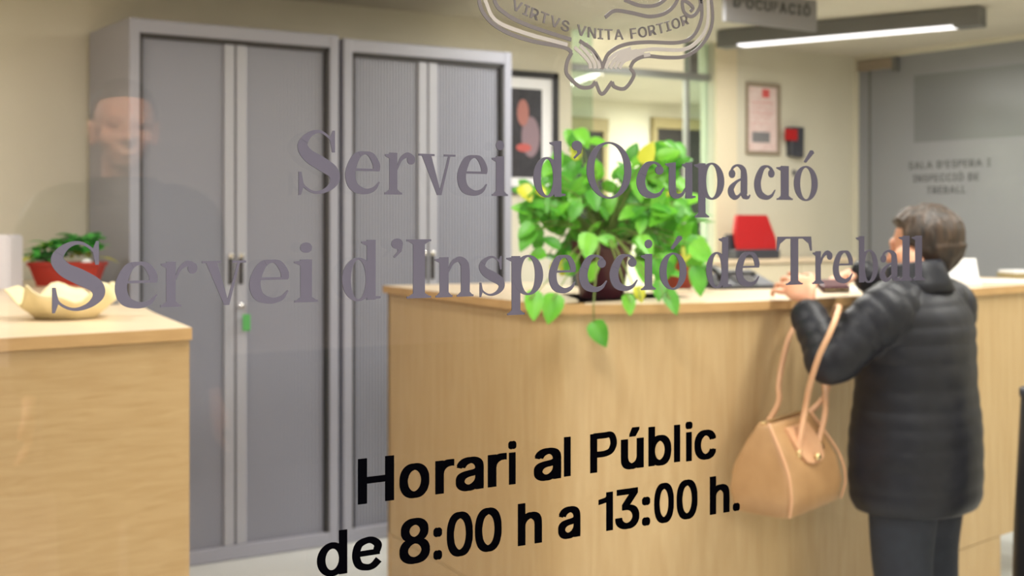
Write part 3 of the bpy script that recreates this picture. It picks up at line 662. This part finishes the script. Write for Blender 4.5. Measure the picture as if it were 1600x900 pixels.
# papers
def sheet(px, py, w, d, rz, label, h=.003, m='white', group=None):
    p = onZ(px, py, HC); b = B(); mx = Matrix.Translation((p.x, p.y, HC)) @ Matrix.Rotation(R(rz), 4, 'Z')
    n = 6
    loft(b, [[mx @ Vector((-w / 2 + w * i / n, y, z)) for y, z in ((-d / 2, 0.0005), (-d / 2, h + .0006 * (i % 3)), (d / 2, h + .001 * ((i + 1) % 3)), (d / 2, .0005))] for i in range(n + 1)])
    return tag(obj('paper_sheet', b, M[m]), label, 'paper', group)
sheet(1335, 452, .21, .15, 20, 'white paper lying on the counter under the woman\'s hands')
sheet(1575, 440.5, .26, .20, -35, 'white paper lying on the counter right of the woman', .006)
p = onZ(1612, 434, HC); st = thing('paper_stack', 'paper stack with brown cover at the right edge on the counter', 'papers', (p.x, p.y, HC))
mx = Matrix.Translation((p.x, p.y, HC)) @ Matrix.Rotation(R(-30), 4, 'Z')
b = B(); box(b, -.12, .12, -.09, .09, .001, .022, .001, mx); obj('folder', b, M['brownlintel'], st)
b = B(); box(b, -.115, .115, -.085, .085, .022, .034, .001, mx); obj('sheets', b, M['white'], st)
p = onZ(1502, 446, HC); lh = thing('leaflet_stand', "pale grey leaflet stand on the counter behind the woman's shoulder", 'stand', (p.x, p.y, HC))
mx = Matrix.Translation((p.x, p.y, HC)) @ Matrix.Rotation(R(-34), 4, 'Z')
b = B(); loft(b, [[mx @ Vector((x, y, z)) for y, z in ((-.03, 0.0), (-.024, 0), (.03, .105), (.024, .105))] for x in (-.07, .065)]); obj('panel', b, M['white'], lh)
b = B(); box(b, -.07, .065, -.03, .05, 0, .004, 0, mx); box(b, -.07, .065, -.05, -.046, 0, .03, 0, mx); box(b, -.07, .065, -.05, -.03, 0, .004, 0, mx); obj('foot', b, M['white'], lh)
# ---------------------------------------------------------------- plants
def leaf(b, p, d, up, L, Wd, curl=.25, mi=0, fold=.25):
    d = d.normalized(); s = d.cross(up); s = s.normalized() if s.length > 1e-3 else Vector((1, 0, 0)); n = s.cross(d)
    prof = [(0, .04), (.06, .55), (.18, .92), (.38, 1), (.6, .82), (.8, .5), (.93, .2), (1, .01)]
    rows = []
    for t, w in prof:
        c = p + d * (L * (t - (.12 * w if t < .2 else 0) * 0)) - n * (curl * L * t * t)
        rows.append([c + s * (Wd / 2 * w * k) + n * (fold * Wd / 2 * w * abs(k)) - d * (.08 * L * abs(k) if t < .2 else 0) for k in (-1, -.5, 0, .5, 1)])
    th = n * -.0012
    vt = [[b.verts.new(q) for q in r] for r in rows]
    for a, c in zip(vt, vt[1:]):
        for i in range(4): b.faces.new((a[i], a[i + 1], c[i + 1], c[i])).material_index = mi
def rv(s=1): return Vector((rnd.uniform(-1, 1), rnd.uniform(-1, 1), rnd.uniform(-1, 1))) * s
TC = Vector((-sn, -cs, 0))      # towards the viewer's side of the counter
pz = 4.22; pbase = onZ(942, 469, HC); pbase = Vector((pbase.x, pbase.y, HC)) - TC * .06
plant = thing('potted_pothos', 'large bright green trailing plant in a maroon pot on the long counter', 'plant', pbase)
b = B(); lathe(b, [(.06, .001), (.07, .005), (.09, .15), (.098, .155), (.1, .185), (.088, .187), (.083, .165), (.02, .16)], pbase); obj('pot', b, M['maroon'], plant, 'dark maroon pot', True)
b = B(); lathe(b, [(.001, .16), (.083, .162), (.08, .17), (.001, .174)], pbase); obj('soil', b, M['soil'], plant)
b = B(); bs = B(); root = pbase + Vector((0, 0, .17))
zc = (pbase.xy.length); zcam = pbase.x * sn + pbase.y * cs
def addleaf(px, py, dz, size, mi, toward=.7, ang=None):
    q = W(px, py, zcam + dz)
    a = rnd.uniform(0, 6.28) if ang is None else ang
    rt = Vector((cs, -sn, 0)); out = (q - root).normalized()
    d = rt * math.cos(a) + Vector((0, 0, 1)) * math.sin(a) + TC * .25 + out * .35
    up = TC * toward + Vector((0, 0, 1)) * .75 + rv(.35)
    L = size * rnd.uniform(.85, 1.2)
    leaf(b, q - d.normalized() * L * .5, d, up, L, L * rnd.uniform(.62, .8), rnd.uniform(.05, .3), mi)
    return q - d.normalized() * L * .5
clusters = [  # px, py, rx, ry, n
    (842, 310, 34, 26, 15), (880, 275, 30, 30, 10), (850, 345, 40, 30, 16), (905, 330, 36, 36, 14), (1010, 265, 45, 34, 20), (1045, 245, 26, 18, 8),
    (985, 320, 50, 34, 24), (1050, 320, 36, 34, 16), (920, 375, 36, 30, 12), (1020, 375, 44, 28, 16), (1075, 370, 28, 26, 8), (895, 235, 12, 22, 3), (960, 350, 40, 30, 14),
    (865, 395, 30, 26, 5), (1030, 415, 34, 22, 7), (905, 425, 26, 20, 4), (1085, 400, 14, 26, 4), (940, 300, 40, 40, 8)]
for cx, cy, rx, ry_, n in clusters:
    for i in range(int(n * 1.5)):
        a = rnd.uniform(0, 6.28); r = math.sqrt(rnd.random())
        px, py = cx + rx * r * math.cos(a), cy + ry_ * r * math.sin(a)
        k = rnd.random(); mi = 0 if k < .5 else (1 if k < .96 else 2)
        if cx < 890 and k > .3 and k < .8: mi = 1
        q = addleaf(px, py, rnd.uniform(-.12, .16) if py < 415 else rnd.uniform(-.2, -.15), .066, mi)
        if rnd.random() < .35:
            m = root.lerp(q, .5) + Vector((0, 0, .05)) + rv(.015); tube(bs, [root + rv(.03), m, q], [.0028, .0024, .0016], n=5, k=4)
hero = [(912, 215, -1.1, .1, 0), (936, 222, -.5, .09, 0), (1046, 240, .1, .12, 0), (1013, 238, 1.2, .09, 2), (834, 478, -1.4, .12, 0), (862, 482, -1.75, .13, 0), (937, 522, -1.0, .1, 1), (983, 477, -1.5, .085, 0), (1050, 472, -1.2, .12, 1), (1030, 455, -1.8, .08, 1), (1092, 440, -1.6, .14, 1), (1000, 460, -1.4, .06, 2), (880, 420, 1.2, .055, 2), (1098, 395, -.9, .1, 0), (820, 360, -2.2, .09, 1), (815, 325, 3.0, .09, 0), (822, 375, -1.9, .1, 1), (1085, 310, .2, .08, 0), (918, 385, -1.5, .12, 0), (1010, 385, -1.3, .12, 0), (1060, 372, .6, .12, 0)]
for px, py, a, s, mi in hero:
    low = py > 440
    dz = (-.17 if low else rnd.uniform(-.15, -.05))
    if py > 440:   # keep trailing leaves in front of the counter's edge
        zz = 504 / (edge_px[5][1] - HZ); dz = min(dz, zz - .07 - zcam)
    q = addleaf(px, py, dz, s * .72, mi, .9, a)
    rim = root + (q - root).xy.to_3d().normalized() * .085
    if low: tube(bs, [root, rim + Vector((0, 0, .03)), Vector((q.x, q.y, HC + .03)) + TC * .012, q], [.003, .003, .002, .0015], n=5, k=5)
    else: tube(bs, [root, root.lerp(q, .5) + Vector((0, 0, .04)), q], [.003, .0025, .0015], n=5, k=5)
obj('foliage', b, [M['leaf'], M['leafdark'], M['leafyellow']], plant, smooth=True, recalc=False)
obj('stems', bs, M['stem'], plant, smooth=True)
p = onZ(1062, 452, HC); p = Vector((p.x, p.y, HC)) - TC * .05
tp = thing('potted_plant', 'small leafy plant in a terracotta pot behind the big trailing plant', 'plant', p)
b = B(); lathe(b, [(.045, 0), (.05, .003), (.064, .1), (.07, .102), (.071, .125), (.062, .126), (.06, .11), (.01, .108)], p); obj('pot', b, M['terra'], tp, smooth=True)
b = B(); lathe(b, [(.001, .106), (.06, .108), (.001, .118)], p); obj('soil', b, M['soil'], tp)
b = B(); bs = B()
for i in range(16):
    a = i * 2.4; h = rnd.uniform(.05, .16); q = p + Vector((math.cos(a) * .06, math.sin(a) * .06, .11 + h)); d = Vector((math.cos(a), math.sin(a), .3))
    leaf(b, q, d, Vector((0, 0, 1)), .08, .055, .3, 1); tube(bs, [p + Vector((0, 0, .11)), p.lerp(q, .5) + Vector((0, 0, .06)), q], .002, n=5, k=3)
obj('foliage', b, [M['leaf'], M['leafdark']], tp, smooth=True, recalc=False); obj('stems', bs, M['stem'], tp)
# red planter on the left counter
c = onZ(106, 446, HC); c = Vector((c.x, c.y, HC))
tr = thing('planter', 'red trough planter with low green foliage on the left counter', 'planter', c)
mx = Matrix.Translation(c) @ Matrix.Rotation(R(-31), 4, 'Z')
def trough(b, hx0, hy0, hx1, hy1, z0, z1, th=.006):
    rr = lambda hx, hy, z: [mx @ Vector(q) for q in ((-hx, -hy, z), (hx, -hy, z), (hx, hy, z), (-hx, hy, z))]
    loft(b, [rr(hx0, hy0, z0), rr(hx1, hy1, z1), rr(hx1 + .006, hy1 + .006, z1), rr(hx1 + .006, hy1 + .006, z1 + .014), rr(hx1 - th, hy1 - th, z1 + .014), rr(hx0 - th, hy0 - th, z0 + .02)])
b = B(); trough(b, .105, .05, .132, .062, 0, .078); obj('trough', b, M['redpot'], tr)
b = B(); box(b, -.122, .122, -.053, .053, .06, .072, 0, mx); obj('soil', b, M['soil'], tr)
b = B()
for i in range(150):
    x = rnd.uniform(-.12, .12); y = rnd.uniform(-.05, .05); a = rnd.uniform(0, 6.28)
    q = mx @ Vector((x, y, (.075 + rnd.uniform(.01, .085) + .05 * (x + .12) / .24))); d = Vector((math.cos(a), math.sin(a), rnd.uniform(-.1, .7)))
    leaf(b, q, d, Vector((0, 0, 1)) + rv(.3), rnd.uniform(.05, .085), .034, .5, 0 if rnd.random() < .93 else 1)
for x, y, a in ((-.13, -.04, 3.6), (.13, -.03, .2), (.12, -.04, -.4), (-.12, -.05, 3.9)):
    q = mx @ Vector((x, y, .11)); leaf(b, q, Vector((math.cos(a), math.sin(a), .1)), Vector((0, 0, 1)), .08, .022, .4, 1)
obj('foliage', b, [M['fern'], M['leafyellow']], tr, smooth=True, recalc=False)
b = B(); q = mx @ Vector((.085, -.045, .088)); ell(b, q, (.022, .016, .018), u=12, v=8); obj('pebble', b, M['white'], tr, smooth=True)
# wavy cream dish
c = onZ(103, 497, HC); c = Vector((c.x, c.y, HC))
b = B(); n = 56
def wav(r, z, amp): return [(c.x + r * (1 + .10 * amp * math.sin(5 * t + .6)) * math.cos(t), c.y + r * (1 + .08 * amp * math.sin(4 * t)) * math.sin(t), c.z + z + amp * .022 * (.7 + .7 * math.sin(5 * t + 1.2) + .4 * math.sin(9 * t))) for t in [2 * math.pi * i / n for i in range(n)]]
loft(b, [wav(.05, 0, 0), wav(.075, .002, .05), wav(.10, .02, .3), wav(.125, .036, .9), wav(.138, .046, 1.2), wav(.135, .049, 1.2), wav(.118, .038, .85), wav(.095, .024, .3), wav(.06, .008, 0)])
tag(obj('paper_dish', b, M['cream'], smooth=True), 'cream wavy-edged open dish on the left counter in front of the planter', 'dish')
# white box file, left edge
c = onZ(-12, 452, HC); c = Vector((c.x, c.y, HC)); bf = thing('box_file', 'white box standing at the left edge on the left counter', 'box', c)
mx = Matrix.Translation(c) @ Matrix.Rotation(R(-34), 4, 'Z')
b = B(); box(b, -.11, .07, -.04, .1, 0, .20, .004, mx); obj('case', b, M['boxgrey'], bf)
b = B(); box(b, .07, .078, -.035, .095, 0, .195, .002, mx); obj('spine', b, M['boxgrey'], bf)
c = onZ(176, 476, HC); c = Vector((c.x, c.y, HC)); sp = thing('hand_stamp', 'small grey hand stamp on the left counter beside the cream dish', 'stamp', c + Vector((0, 0, 0)))
b = B(); box(b, c.x - .018, c.x + .018, c.y - .012, c.y + .012, HC, HC + .03, .003); obj('base', b, M['signgrey'], sp)
b = B(); lathe(b, [(.006, .03), (.006, .04), (.012, .05), (.012, .062), (.004, .068)], c, 16); obj('handle', b, M['cream'], sp, smooth=True)
# ---------------------------------------------------------------- woman at the counter
base = W(1435, 900, 4.16); base.z = 0
FA = R(12)          # she faces the counter, turned a little to her left
WM = Matrix.Translation(base) @ Matrix.Rotation(FA, 4, 'Z'); WI = WM.inverted()
def Lp(px, py, z): return WI @ W(px, py, z)
woman = thing('person', 'person in black quilted jacket and dark trousers standing at the counter, seen from behind', 'person', base)
def xf(bm): bmesh.ops.transform(bm, matrix=WM, verts=bm.verts); return bm
def ering(c, rx, ry, n=40, f=None, tilt=0, pw=2.0):
    out = []
    for i in range(n):
        t = 2 * math.pi * i / n; x, y = math.cos(t), math.sin(t)
        if pw != 2: x, y = math.copysign(abs(x) ** (2 / pw), x), math.copysign(abs(y) ** (2 / pw), y)
        k = f(t) if f else 1
        out.append(Vector((c[0] + x * rx * k, c[1] + y * ry * k, c[2] + y * tilt)))
    return out
HEADC = Vector((.084, .032, 1.354)); HY = R(8)
hm = Matrix.Translation(HEADC) @ Matrix.Rotation(HY, 4, 'Z') @ Matrix.Rotation(R(-8), 4, 'X')
def head(b, hm):
    rot = hm.to_3x3()
    e = lambda c, r: ell(b, hm @ Vector(c), r, rot)
    e((0, -.008, .018), (.074, .092, .088)); e((0, .03, -.035), (.058, .062, .07)); e((0, .05, -.075), (.036, .036, .032))
    e((.04, .055, -.03), (.026, .025, .026)); e((-.04, .055, -.03), (.026, .025, .026)); e((0, .078, .018), (.05, .018, .018))
    tube(b, [hm @ Vector(q) for q in ((0, .086, .008), (0, .1, -.015), (0, .108, -.032))], [.008, .010, .014], n=10); e((.011, .094, -.034), (.009, .01, .008)); e((-.011, .094, -.034), (.009, .01, .008))
    e((0, .088, -.062), (.022, .01, .006)); e((0, .086, -.071), (.019, .01, .007))
    for s in (-1, 1):
        e((s * .03, .082, .004), (.013, .01, .008)); e((s * .076, -.006, -.012), (.009, .02, .032)); e((s * .079, -.012, .004), (.009, .019, .02)); e((s * .075, .0, -.036), (.008, .012, .012))
# joints
sL = Vector((-.175, .0, 1.185)); sR = Vector((.175, .0, 1.185))
eL = Lp(1300, 566, 3.99); wL = Lp(1258, 484, 4.12)
hL = Lp(1250, 450, 4.16)
wR = Lp(1352, 428, 4.44); hR = Lp(1322, 430, 4.46); eR = Vector((.27, .05, .98))
def hand(b, wrist, palm_c, fdir, up, curl, scale=.9, thumb_side=1, spread=.2):
    f = fdir.normalized(); s = f.cross(up).normalized(); n = s.cross(f)
    P = lambda x, y, z: palm_c + (s * x + f * y + n * z) * scale
    rot = Matrix((s, f, n)).transposed()
    ell(b, palm_c, (.039 * scale, .046 * scale, .016 * scale), rot); tube(b, [wrist, palm_c - f * .03 * scale, palm_c], [.024, .023, .02], n=12, flat=.75, up=n)
    for i, (x, ln) in enumerate(((-.030, .062), (-.010, .074), (.011, .069), (.030, .052))):
        pts = [P(x * .9, .03, 0)]; a = 0; p = Vector((x, .042, 0)); dx = (i - 1.5) * .08 * spread * 5
        pts.append(P(*p))
        for j in range(3):
            a += curl[j]; p = p + Vector((dx * .25, math.cos(a), -math.sin(a))) * (ln * (.45, .32, .25)[j]); pts.append(P(*p))
        tube(b, pts, [.0095, .0092, .0085, .0078, .0066], n=10, k=4)
    t = thumb_side
    tube(b, [P(t * .026, -.022, -.004), P(t * .044, .0, -.01), P(t * .05, .022, -.018), P(t * .044, .044, -.024)], [.014, .0115, .010, .0082], n=10, k=4)
    return P
b = B(); head(b, hm)
tube(b, [(0, -.01, 1.19), (.005, .01, 1.25), (.01, .035, 1.31)], [.06, .052, .05], n=20)
loft(b, [ering((0, 0, z), rx, ry) for z, rx, ry in ((.68, .15, .11), (.78, .165, .12), (.92, .145, .105), (1.08, .155, .11), (1.17, .165, .09), (1.22, .08, .06))])
for s in (-1, 1):
    tube(b, [(s * .085, 0, .72), (s * .085, .01, .42), (s * .08, -.005, .1), (s * .08, .0, .06)], [.085, .058, .04, .035], n=18); tube(b, [(s * .08, -.04, .035), (s * .085, .06, .03), (s * .09, .14, .022)], [.032, .034, .024], n=14)
tube(b, [sL, eL, wL], [.048, .036, .026], n=16, k=8); tube(b, [sR, eR, wR], [.048, .036, .026], n=16, k=8)
ldir = (Lp(1206, 440, 4.33) - Lp(1262, 464, 4.20))
hand(b, wL, hL, ldir, (WI @ Vector((0, 0, CH)) - hL).normalized() + Vector((0, 0, .45)), (.3, .45, .4), 1.25, 1)
rdir = (Lp(1292, 440, 4.40) - Lp(1336, 428, 4.46))
hand(b, wR, hR, rdir, Vector((0, .2, 1)), (.35, .55, .5), .88, -1)
b = remesh(b, .0045, 3); obj('body', xf(b), M['skin'], woman, smooth=True)
# hair
b = B(); g = bmesh.ops.create_uvsphere(b, u_segments=96, v_segments=64, radius=1)
for v in b.verts:
    d = v.co.copy(); q = Vector((d.x * .108, d.y * .120 - .016, d.z * .106 + .022))
    if d.z < 0: q.z = .022 + d.z * .132; q.x *= 1 - .10 * d.z * d.z; q.y *= 1 - .05 * d.z * d.z
    face = max(0, min(1, (d.y - .30) / .22)) * max(0, min(1, (.60 - d.z) / .22))
    k = 1 + .045 * noise.noise(Vector((d.x * 5, d.y * 5, d.z * 1.6))) + .02 * noise.noise(Vector((d.x * 22, d.y * 22, d.z * 4))) + .006 * math.sin(math.atan2(d.x, d.y) * 46 + 3 * d.z)
    q = q * k
    if d.z < -.25:   # ends curl in at the nape
        q.y += -.006
    q = q.lerp(Vector((0, -.012, .01)) + Vector((d.x * .055, d.y * .055, d.z * .06)), face)
    ear = max(0, 1 - ((d.y - .16) / .16) ** 2) * max(0, 1 - ((d.z + .42) / .26) ** 2) * (1 if abs(d.x) > .5 else 0)
    q = q.lerp(q * .72, min(1, ear * 1.2))
    v.co = hm @ q
obj('hair', xf(b), M['hair'], woman, smooth=True)
# jacket
QL = .062
def quilt(z):
    z = z + .008 * math.sin(z * 23)
    return 1 + (.022 if z < 1.0 else .036) * (abs(math.sin(math.pi * z / QL)) ** .6 - .7)
b = B(); rings = []
prof = [(.543, .205, .160), (.556, .220, .172), (.60, .234, .182), (.70, .236, .184), (.80, .232, .180), (.92, .218, .166), (1.02, .222, .160), (1.10, .230, .154), (1.165, .224, .136), (1.205, .180, .112), (1.235, .105, .085), (1.25, .08, .075)]
cp = catmull([(0, 0, *q) for q in prof], 10)
for q in cp:
    z, rx, ry = q[2], q[3], q[4]; k = quilt(z)
    rings.append(ering((0, .008 if z < 1.1 else .008 + (z - 1.1) * .12, z), rx * k, ry * k, 64, lambda t, z=z: 1 + .018 * noise.noise(Vector((math.cos(t) * 3, math.sin(t) * 3, z * 9))), 0, 2.25))
loft(b, rings)
def sleeve(b, pts, rads):
    c = catmull([(*p, r) for p, r in zip([tuple(p) for p in pts], rads)], 14); path = [Vector(q[:3]) for q in c]; s = 0; rr = []
    for i, q in enumerate(c):
        if i: s += (path[i] - path[i - 1]).length
        rr.append(q[3] * (1 + .085 * (abs(math.sin(math.pi * s / .05)) ** .6 - .6)))
    tube(b, path, rr, n=28, k=1)
sleeve(b, [sL + Vector((.05, 0, .0)), sL + Vector((-.02, .01, -.04)), sL.lerp(eL, .5), eL + Vector((0, 0, 0)), eL.lerp(wL, .35), eL.lerp(wL, .86)], [.08, .09, .078, .070, .064, .055])
sleeve(b, [sR + Vector((-.05, 0, .0)), sR + Vector((.035, .0, -.04)), sR.lerp(eR, .5), eR, eR.lerp(wR, .5), wR], [.075, .088, .074, .068, .058, .045])
b = remesh(b, .006, 2); jk = obj('jacket', xf(b), M['jacket'], woman, smooth=True)
b = B(); rings = []
for z, rx, ry, dy in ((1.205, .125, .105, .0), (1.235, .108, .10, .004), (1.265, .095, .095, .010), (1.292, .092, .09, .016), (1.30, .086, .084, .018), (1.29, .078, .076, .018), (1.24, .085, .08, .006)):
    rings.append(ering((.004, dy, z), rx, ry, 48, lambda t, z=z: 1 + .02 * math.sin(7 * t + z * 30), -.012))
loft(b, rings); obj('collar', xf(b), M['jacket'], jk, smooth=True)
for nm, wpt, ept in (('cuff', eL.lerp(wL, .86), eL), ('cuff', wR, eR)):
    b = B(); d = (wpt - ept).normalized(); tube(b, [wpt - d * .02, wpt - d * .004, wpt + d * .008], [.052, .050, .042], n=24, k=4); obj(nm, xf(b), M['jacket'], jk, smooth=True)
b = B(); z0 = .66; loft(b, [[Vector((x * .2, 0, 0)) for x in (0,)] * 3 for _ in range(0)]) if False else None
tube(b, [ering((0, .008, .665), .219, .171, 64, None, 0, 2.25)[i] for i in range(34, 62, 2)], .006, n=8, k=3); obj('hem_drawcord', xf(b), M['jacket'], jk, smooth=True)
# trousers, shoes
b = B(); loft(b, [ering((0, .0, z), rx, ry) for z, rx, ry in ((.60, .165, .125), (.70, .175, .135), (.80, .17, .13), (.88, .15, .12))])
for s in (-1, 1): tube(b, [(s * .085, 0, .74), (s * .086, .006, .55), (s * .086, .01, .40), (s * .084, -.004, .2), (s * .084, .0, .075)], [.108, .104, .092, .08, .078], n=24)
b = remesh(b, .008, 4); obj('trousers', xf(b), M['trouser'], woman, smooth=True)
for s in (-1, 1):
    b = B(); rings = []
    for y, hw, h in ((-.085, .012, .03), (-.078, .034, .07), (-.04, .04, .095), (.02, .042, .085), (.08, .048, .055), (.13, .045, .042), (.17, .028, .034), (.18, .008, .02)):
        rings.append([Vector((s * .085 + s * y * .15 + hw * math.cos(t), y, max(.0, h / 2 + h / 2 * math.sin(t)))) for t in [2 * math.pi * i / 20 for i in range(20)]])
    loft(b, rings); obj('shoe', xf(b), M['black'], woman, smooth=True)
# wallet in her hands
wp = Lp(1303, 443, 4.40); wal = thing('wallet', "maroon wallet held between the woman's hands above the counter", 'wallet', W(1303, 443, 4.40))
rt = Vector((cs, -sn, 0)); fw_ = Vector((sn, cs, 0))
mxw = Matrix.Translation(W(1301, 447, 4.335)) @ Matrix.Rotation(-PHI + R(8), 4, 'Z') @ Matrix.Rotation(R(18), 4, 'X')
b = B(); box(b, -.046, .046, -.036, .036, -.012, .012, .005, mxw); obj('cover', b, M['maroon'], wal)
b = B(); box(b, -.042, .042, -.0375, -.03, -.0025, .0025, .001, mxw); obj('zip', b, M['brass'], wal)
# ---------------------------------------------------------------- handbag on her left forearm
bz = 4.0
bo = W(1226, 652, bz)                      # middle of the bag's mouth
bag = thing('handbag', "tan leather handbag with two handles hanging from the woman's forearm", 'handbag', (bo.x, bo.y, bo.z - .28))
BM = Matrix.Translation(bo) @ Matrix.Rotation(R(13), 4, 'Z') @ Matrix.Rotation(R(-3), 4, 'Y')
LB = .135; HB = .265
def bagring(z, hx, hy, dz=0): return [BM @ Vector(q) for q in [(x * hx, y * hy, z + (dz * (1 - abs(x))) ) for x, y in BR]]
BR = []
for i in range(44):
    t = 2 * math.pi * i / 44; x, y = math.cos(t), math.sin(t); BR.append((math.copysign(abs(x) ** .22, x), math.copysign(abs(y) ** .26, y)))
b = B(); loft(b, [bagring(-HB, .138, .086), bagring(-HB + .008, .150, .100), bagring(-.20, .156, .112), bagring(-.13, .150, .100), bagring(-.06, .136, .062), bagring(-.015, .122, .030), bagring(0, .118, .020), bagring(-.008, .11, .014), bagring(-.06, .12, .03)])
obj('body', b, M['leather'], bag, smooth=True)
b = B(); tube(b, [BM @ Vector((x, 0, .002)) for x in (-.118, -.05, .05, .118)], .006, n=8, flat=.6); obj('zip', b, M['brass'], bag, smooth=True)
for sx in (-1, 1):
    b = B(); tube(b, [BM @ Vector(q) for q in ((sx * .118, -.02, .0), (sx * .134, -.062, -.065), (sx * .148, -.098, -.13), (sx * .154, -.110, -.2), (sx * .146, -.098, -.255))], .004, n=8); obj('gusset_piping', b, M['leather2'], bag, smooth=True)
fm = (eL * .62 + wL * .38); fm = WM @ fm
BI = BM.inverted(); top = BI @ fm
for sy, mid in ((-1, [(1258, 640, 3.95), (1266, 600, 3.915), (1280, 556, 3.88), (1295, 524, 3.88), (1306, 497, 3.92), (1311, 480, 4.02), (1304, 488, 4.14), (1291, 545, 4.17), (1288, 590, 4.14), (1290, 640, 4.05)]),
                (1, [(1214, 635, 4.08), (1217, 600, 4.13), (1224, 560, 4.17), (1236, 520, 4.21), (1260, 492, 4.23), (1282, 505, 4.21), (1290, 560, 4.17), (1288, 620, 4.11)])):
    xs = (-.055, .06) if sy < 0 else (-.07, .06)
    pts = [BM @ Vector((xs[0], sy * .074, -.085))] + [W(*q) for q in mid] + [BM @ Vector((xs[1], sy * .074, -.085))]
    b = B(); tube(b, pts, .0085, n=10, k=8); obj('handle', b, M['leather2'], bag, smooth=True)
    for x in xs:
        b = B(); lathe(b, [(.001, -.004), (.012, -.004), (.012, .004), (.001, .004)], n=16); bmesh.ops.rotate(b, verts=b.verts, matrix=Matrix.Rotation(R(90), 3, 'X')); bmesh.ops.translate(b, verts=b.verts, vec=BM @ Vector((x, sy * .082, -.09))); obj('ring', b, M['brass'], bag, smooth=True)
b = B()
rr = []
for z, hw, y in ((-.02, .06, -.044), (-.05, .064, -.066), (-.085, .062, -.088), (-.115, .045, -.103), (-.122, .02, -.106)):
    rr.append([BM @ Vector(q) for q in ((-hw, y, z), (hw, y, z), (hw, y + .012, z), (-hw, y + .012, z))])
loft(b, rr); obj('flap', b, M['leather2'], bag)
b = B(); lathe(b, [(.001, -.005), (.010, -.005), (.010, .005), (.001, .006)], n=16); bmesh.ops.rotate(b, verts=b.verts, matrix=Matrix.Rotation(R(90), 3, 'X')); bmesh.ops.translate(b, verts=b.verts, vec=BM @ Vector((0, -.108, -.105))); obj('clasp', b, M['brass'], bag, smooth=True)
# ---------------------------------------------------------------- dark stand at the right edge
p = W(1603, 900, 4.0); p.z = 0; bs_ = thing('bin', 'tall black bin cut off by the right edge of the picture', 'bin', p)
b = B(); lathe(b, [(.14, 0), (.15, .004), (.138, .5), (.118, .9), (.11, .9), (.12, .55), (.13, .02)], p + Vector((.10, -.055, 0))); obj('body', b, M['black'], bs_, smooth=True)
b = B(); lathe(b, [(.12, .9), (.122, .905), (.122, .925), (.112, .93), (.108, .9)], p + Vector((.10, -.055, 0))); obj('rim', b, M['charcoal'], bs_, smooth=True)
# ---------------------------------------------------------------- the man outside whose reflection shows in the glass
SM = 1.25
pb = Vector((1.33, -1.89, 0)); man = thing('person', 'person in a dark coat standing outside, seen only as a faint reflected face', 'person', pb)
WM = Matrix.Translation(pb) @ Matrix.Rotation(R(12), 4, 'Z') @ Matrix.Diagonal((SM, SM, SM, 1))
hm = Matrix.Translation((0, .02, 1.372))
b = B(); head(b, hm); tube(b, [(0, -.01, 1.19), (0, .0, 1.25), (0, .01, 1.31)], [.06, .052, .05], n=20)
loft(b, [ering((0, 0, z), rx, ry) for z, rx, ry in ((.68, .14, .1), (.92, .135, .095), (1.08, .13, .09), (1.15, .11, .07), (1.22, .06, .05))])
for q in (-1, 1):
    tube(b, [(q * .08, 0, .72), (q * .08, .01, .42), (q * .075, -.005, .1), (q * .075, 0, .06)], [.08, .056, .04, .034], n=16); tube(b, [(q * .075, -.03, .03), (q * .08, .05, .028), (q * .085, .12, .022)], [.03, .032, .024], n=12)
    w_ = Vector((q * .22, .03, .74)); tube(b, [Vector((q * .12, 0, 1.15)), Vector((q * .19, 0, 1.11)), Vector((q * .205, -.01, .95)), w_], [.046, .044, .036, .026], n=14)
    hand(b, w_, w_ + Vector((0, .01, -.07)), Vector((0, .1, -1)), Vector((-q, 0, 0)), (.2, .3, .3), .95, q)
obj('body', xf(remesh(b, .006, 3)), M['skin'], man, smooth=True)
b = B(); g = bmesh.ops.create_uvsphere(b, u_segments=64, v_segments=40, radius=1)
for v in b.verts:
    d = v.co.copy(); k = 1 + .03 * noise.noise(d * 6); q = Vector((d.x * .084, d.y * .1 - .014, d.z * .102 + .02)) * k
    f_ = max(max(0, min(1, (d.y - .15) / .3)) * max(0, min(1, (.58 - d.z) / .2)), max(0, min(1, (-.15 - d.z) / .3)))
    v.co = hm @ q.lerp(Vector((d.x * .05, d.y * .05, d.z * .05 + .01)), f_)
obj('hair', xf(b), M['hair'], man, smooth=True)
b = B(); loft(b, [ering((0, .005, z), rx, ry, 40, None, 0, 2.2) for z, rx, ry in ((.5, .19, .14), (.7, .19, .14), (.92, .175, .13), (1.1, .19, .13), (1.17, .18, .11), (1.22, .11, .085), (1.25, .08, .075))])
for q in (-1, 1): tube(b, [Vector((q * .12, 0, 1.17)), Vector((q * .18, 0, 1.13)), Vector((q * .207, -.01, .95)), Vector((q * .22, .025, .76))], [.07, .068, .058, .045], n=18)
obj('coat', xf(remesh(b, .01, 3)), M['jacket'], man, smooth=True)
b = B()
for q in (-1, 1): tube(b, [(q * .08, 0, .74), (q * .082, .006, .42), (q * .078, 0, .075)], [.095, .075, .064], n=20)
obj('trousers', xf(remesh(b, .012, 3)), M['trouser'], man, smooth=True)
for q in (-1, 1):
    b = B(); rings = []
    for y, hw, h in ((-.075, .012, .03), (-.068, .034, .07), (-.03, .04, .095), (.03, .042, .085), (.08, .046, .055), (.13, .042, .042), (.16, .026, .034), (.17, .008, .02)):
        rings.append([Vector((q * .08 + q * y * .1 + hw * math.cos(t), y, max(.0, h / 2 + h / 2 * math.sin(t)))) for t in [2 * math.pi * i / 16 for i in range(16)]])
    loft(b, rings); obj('shoe', xf(b), M['black'], man, smooth=True)
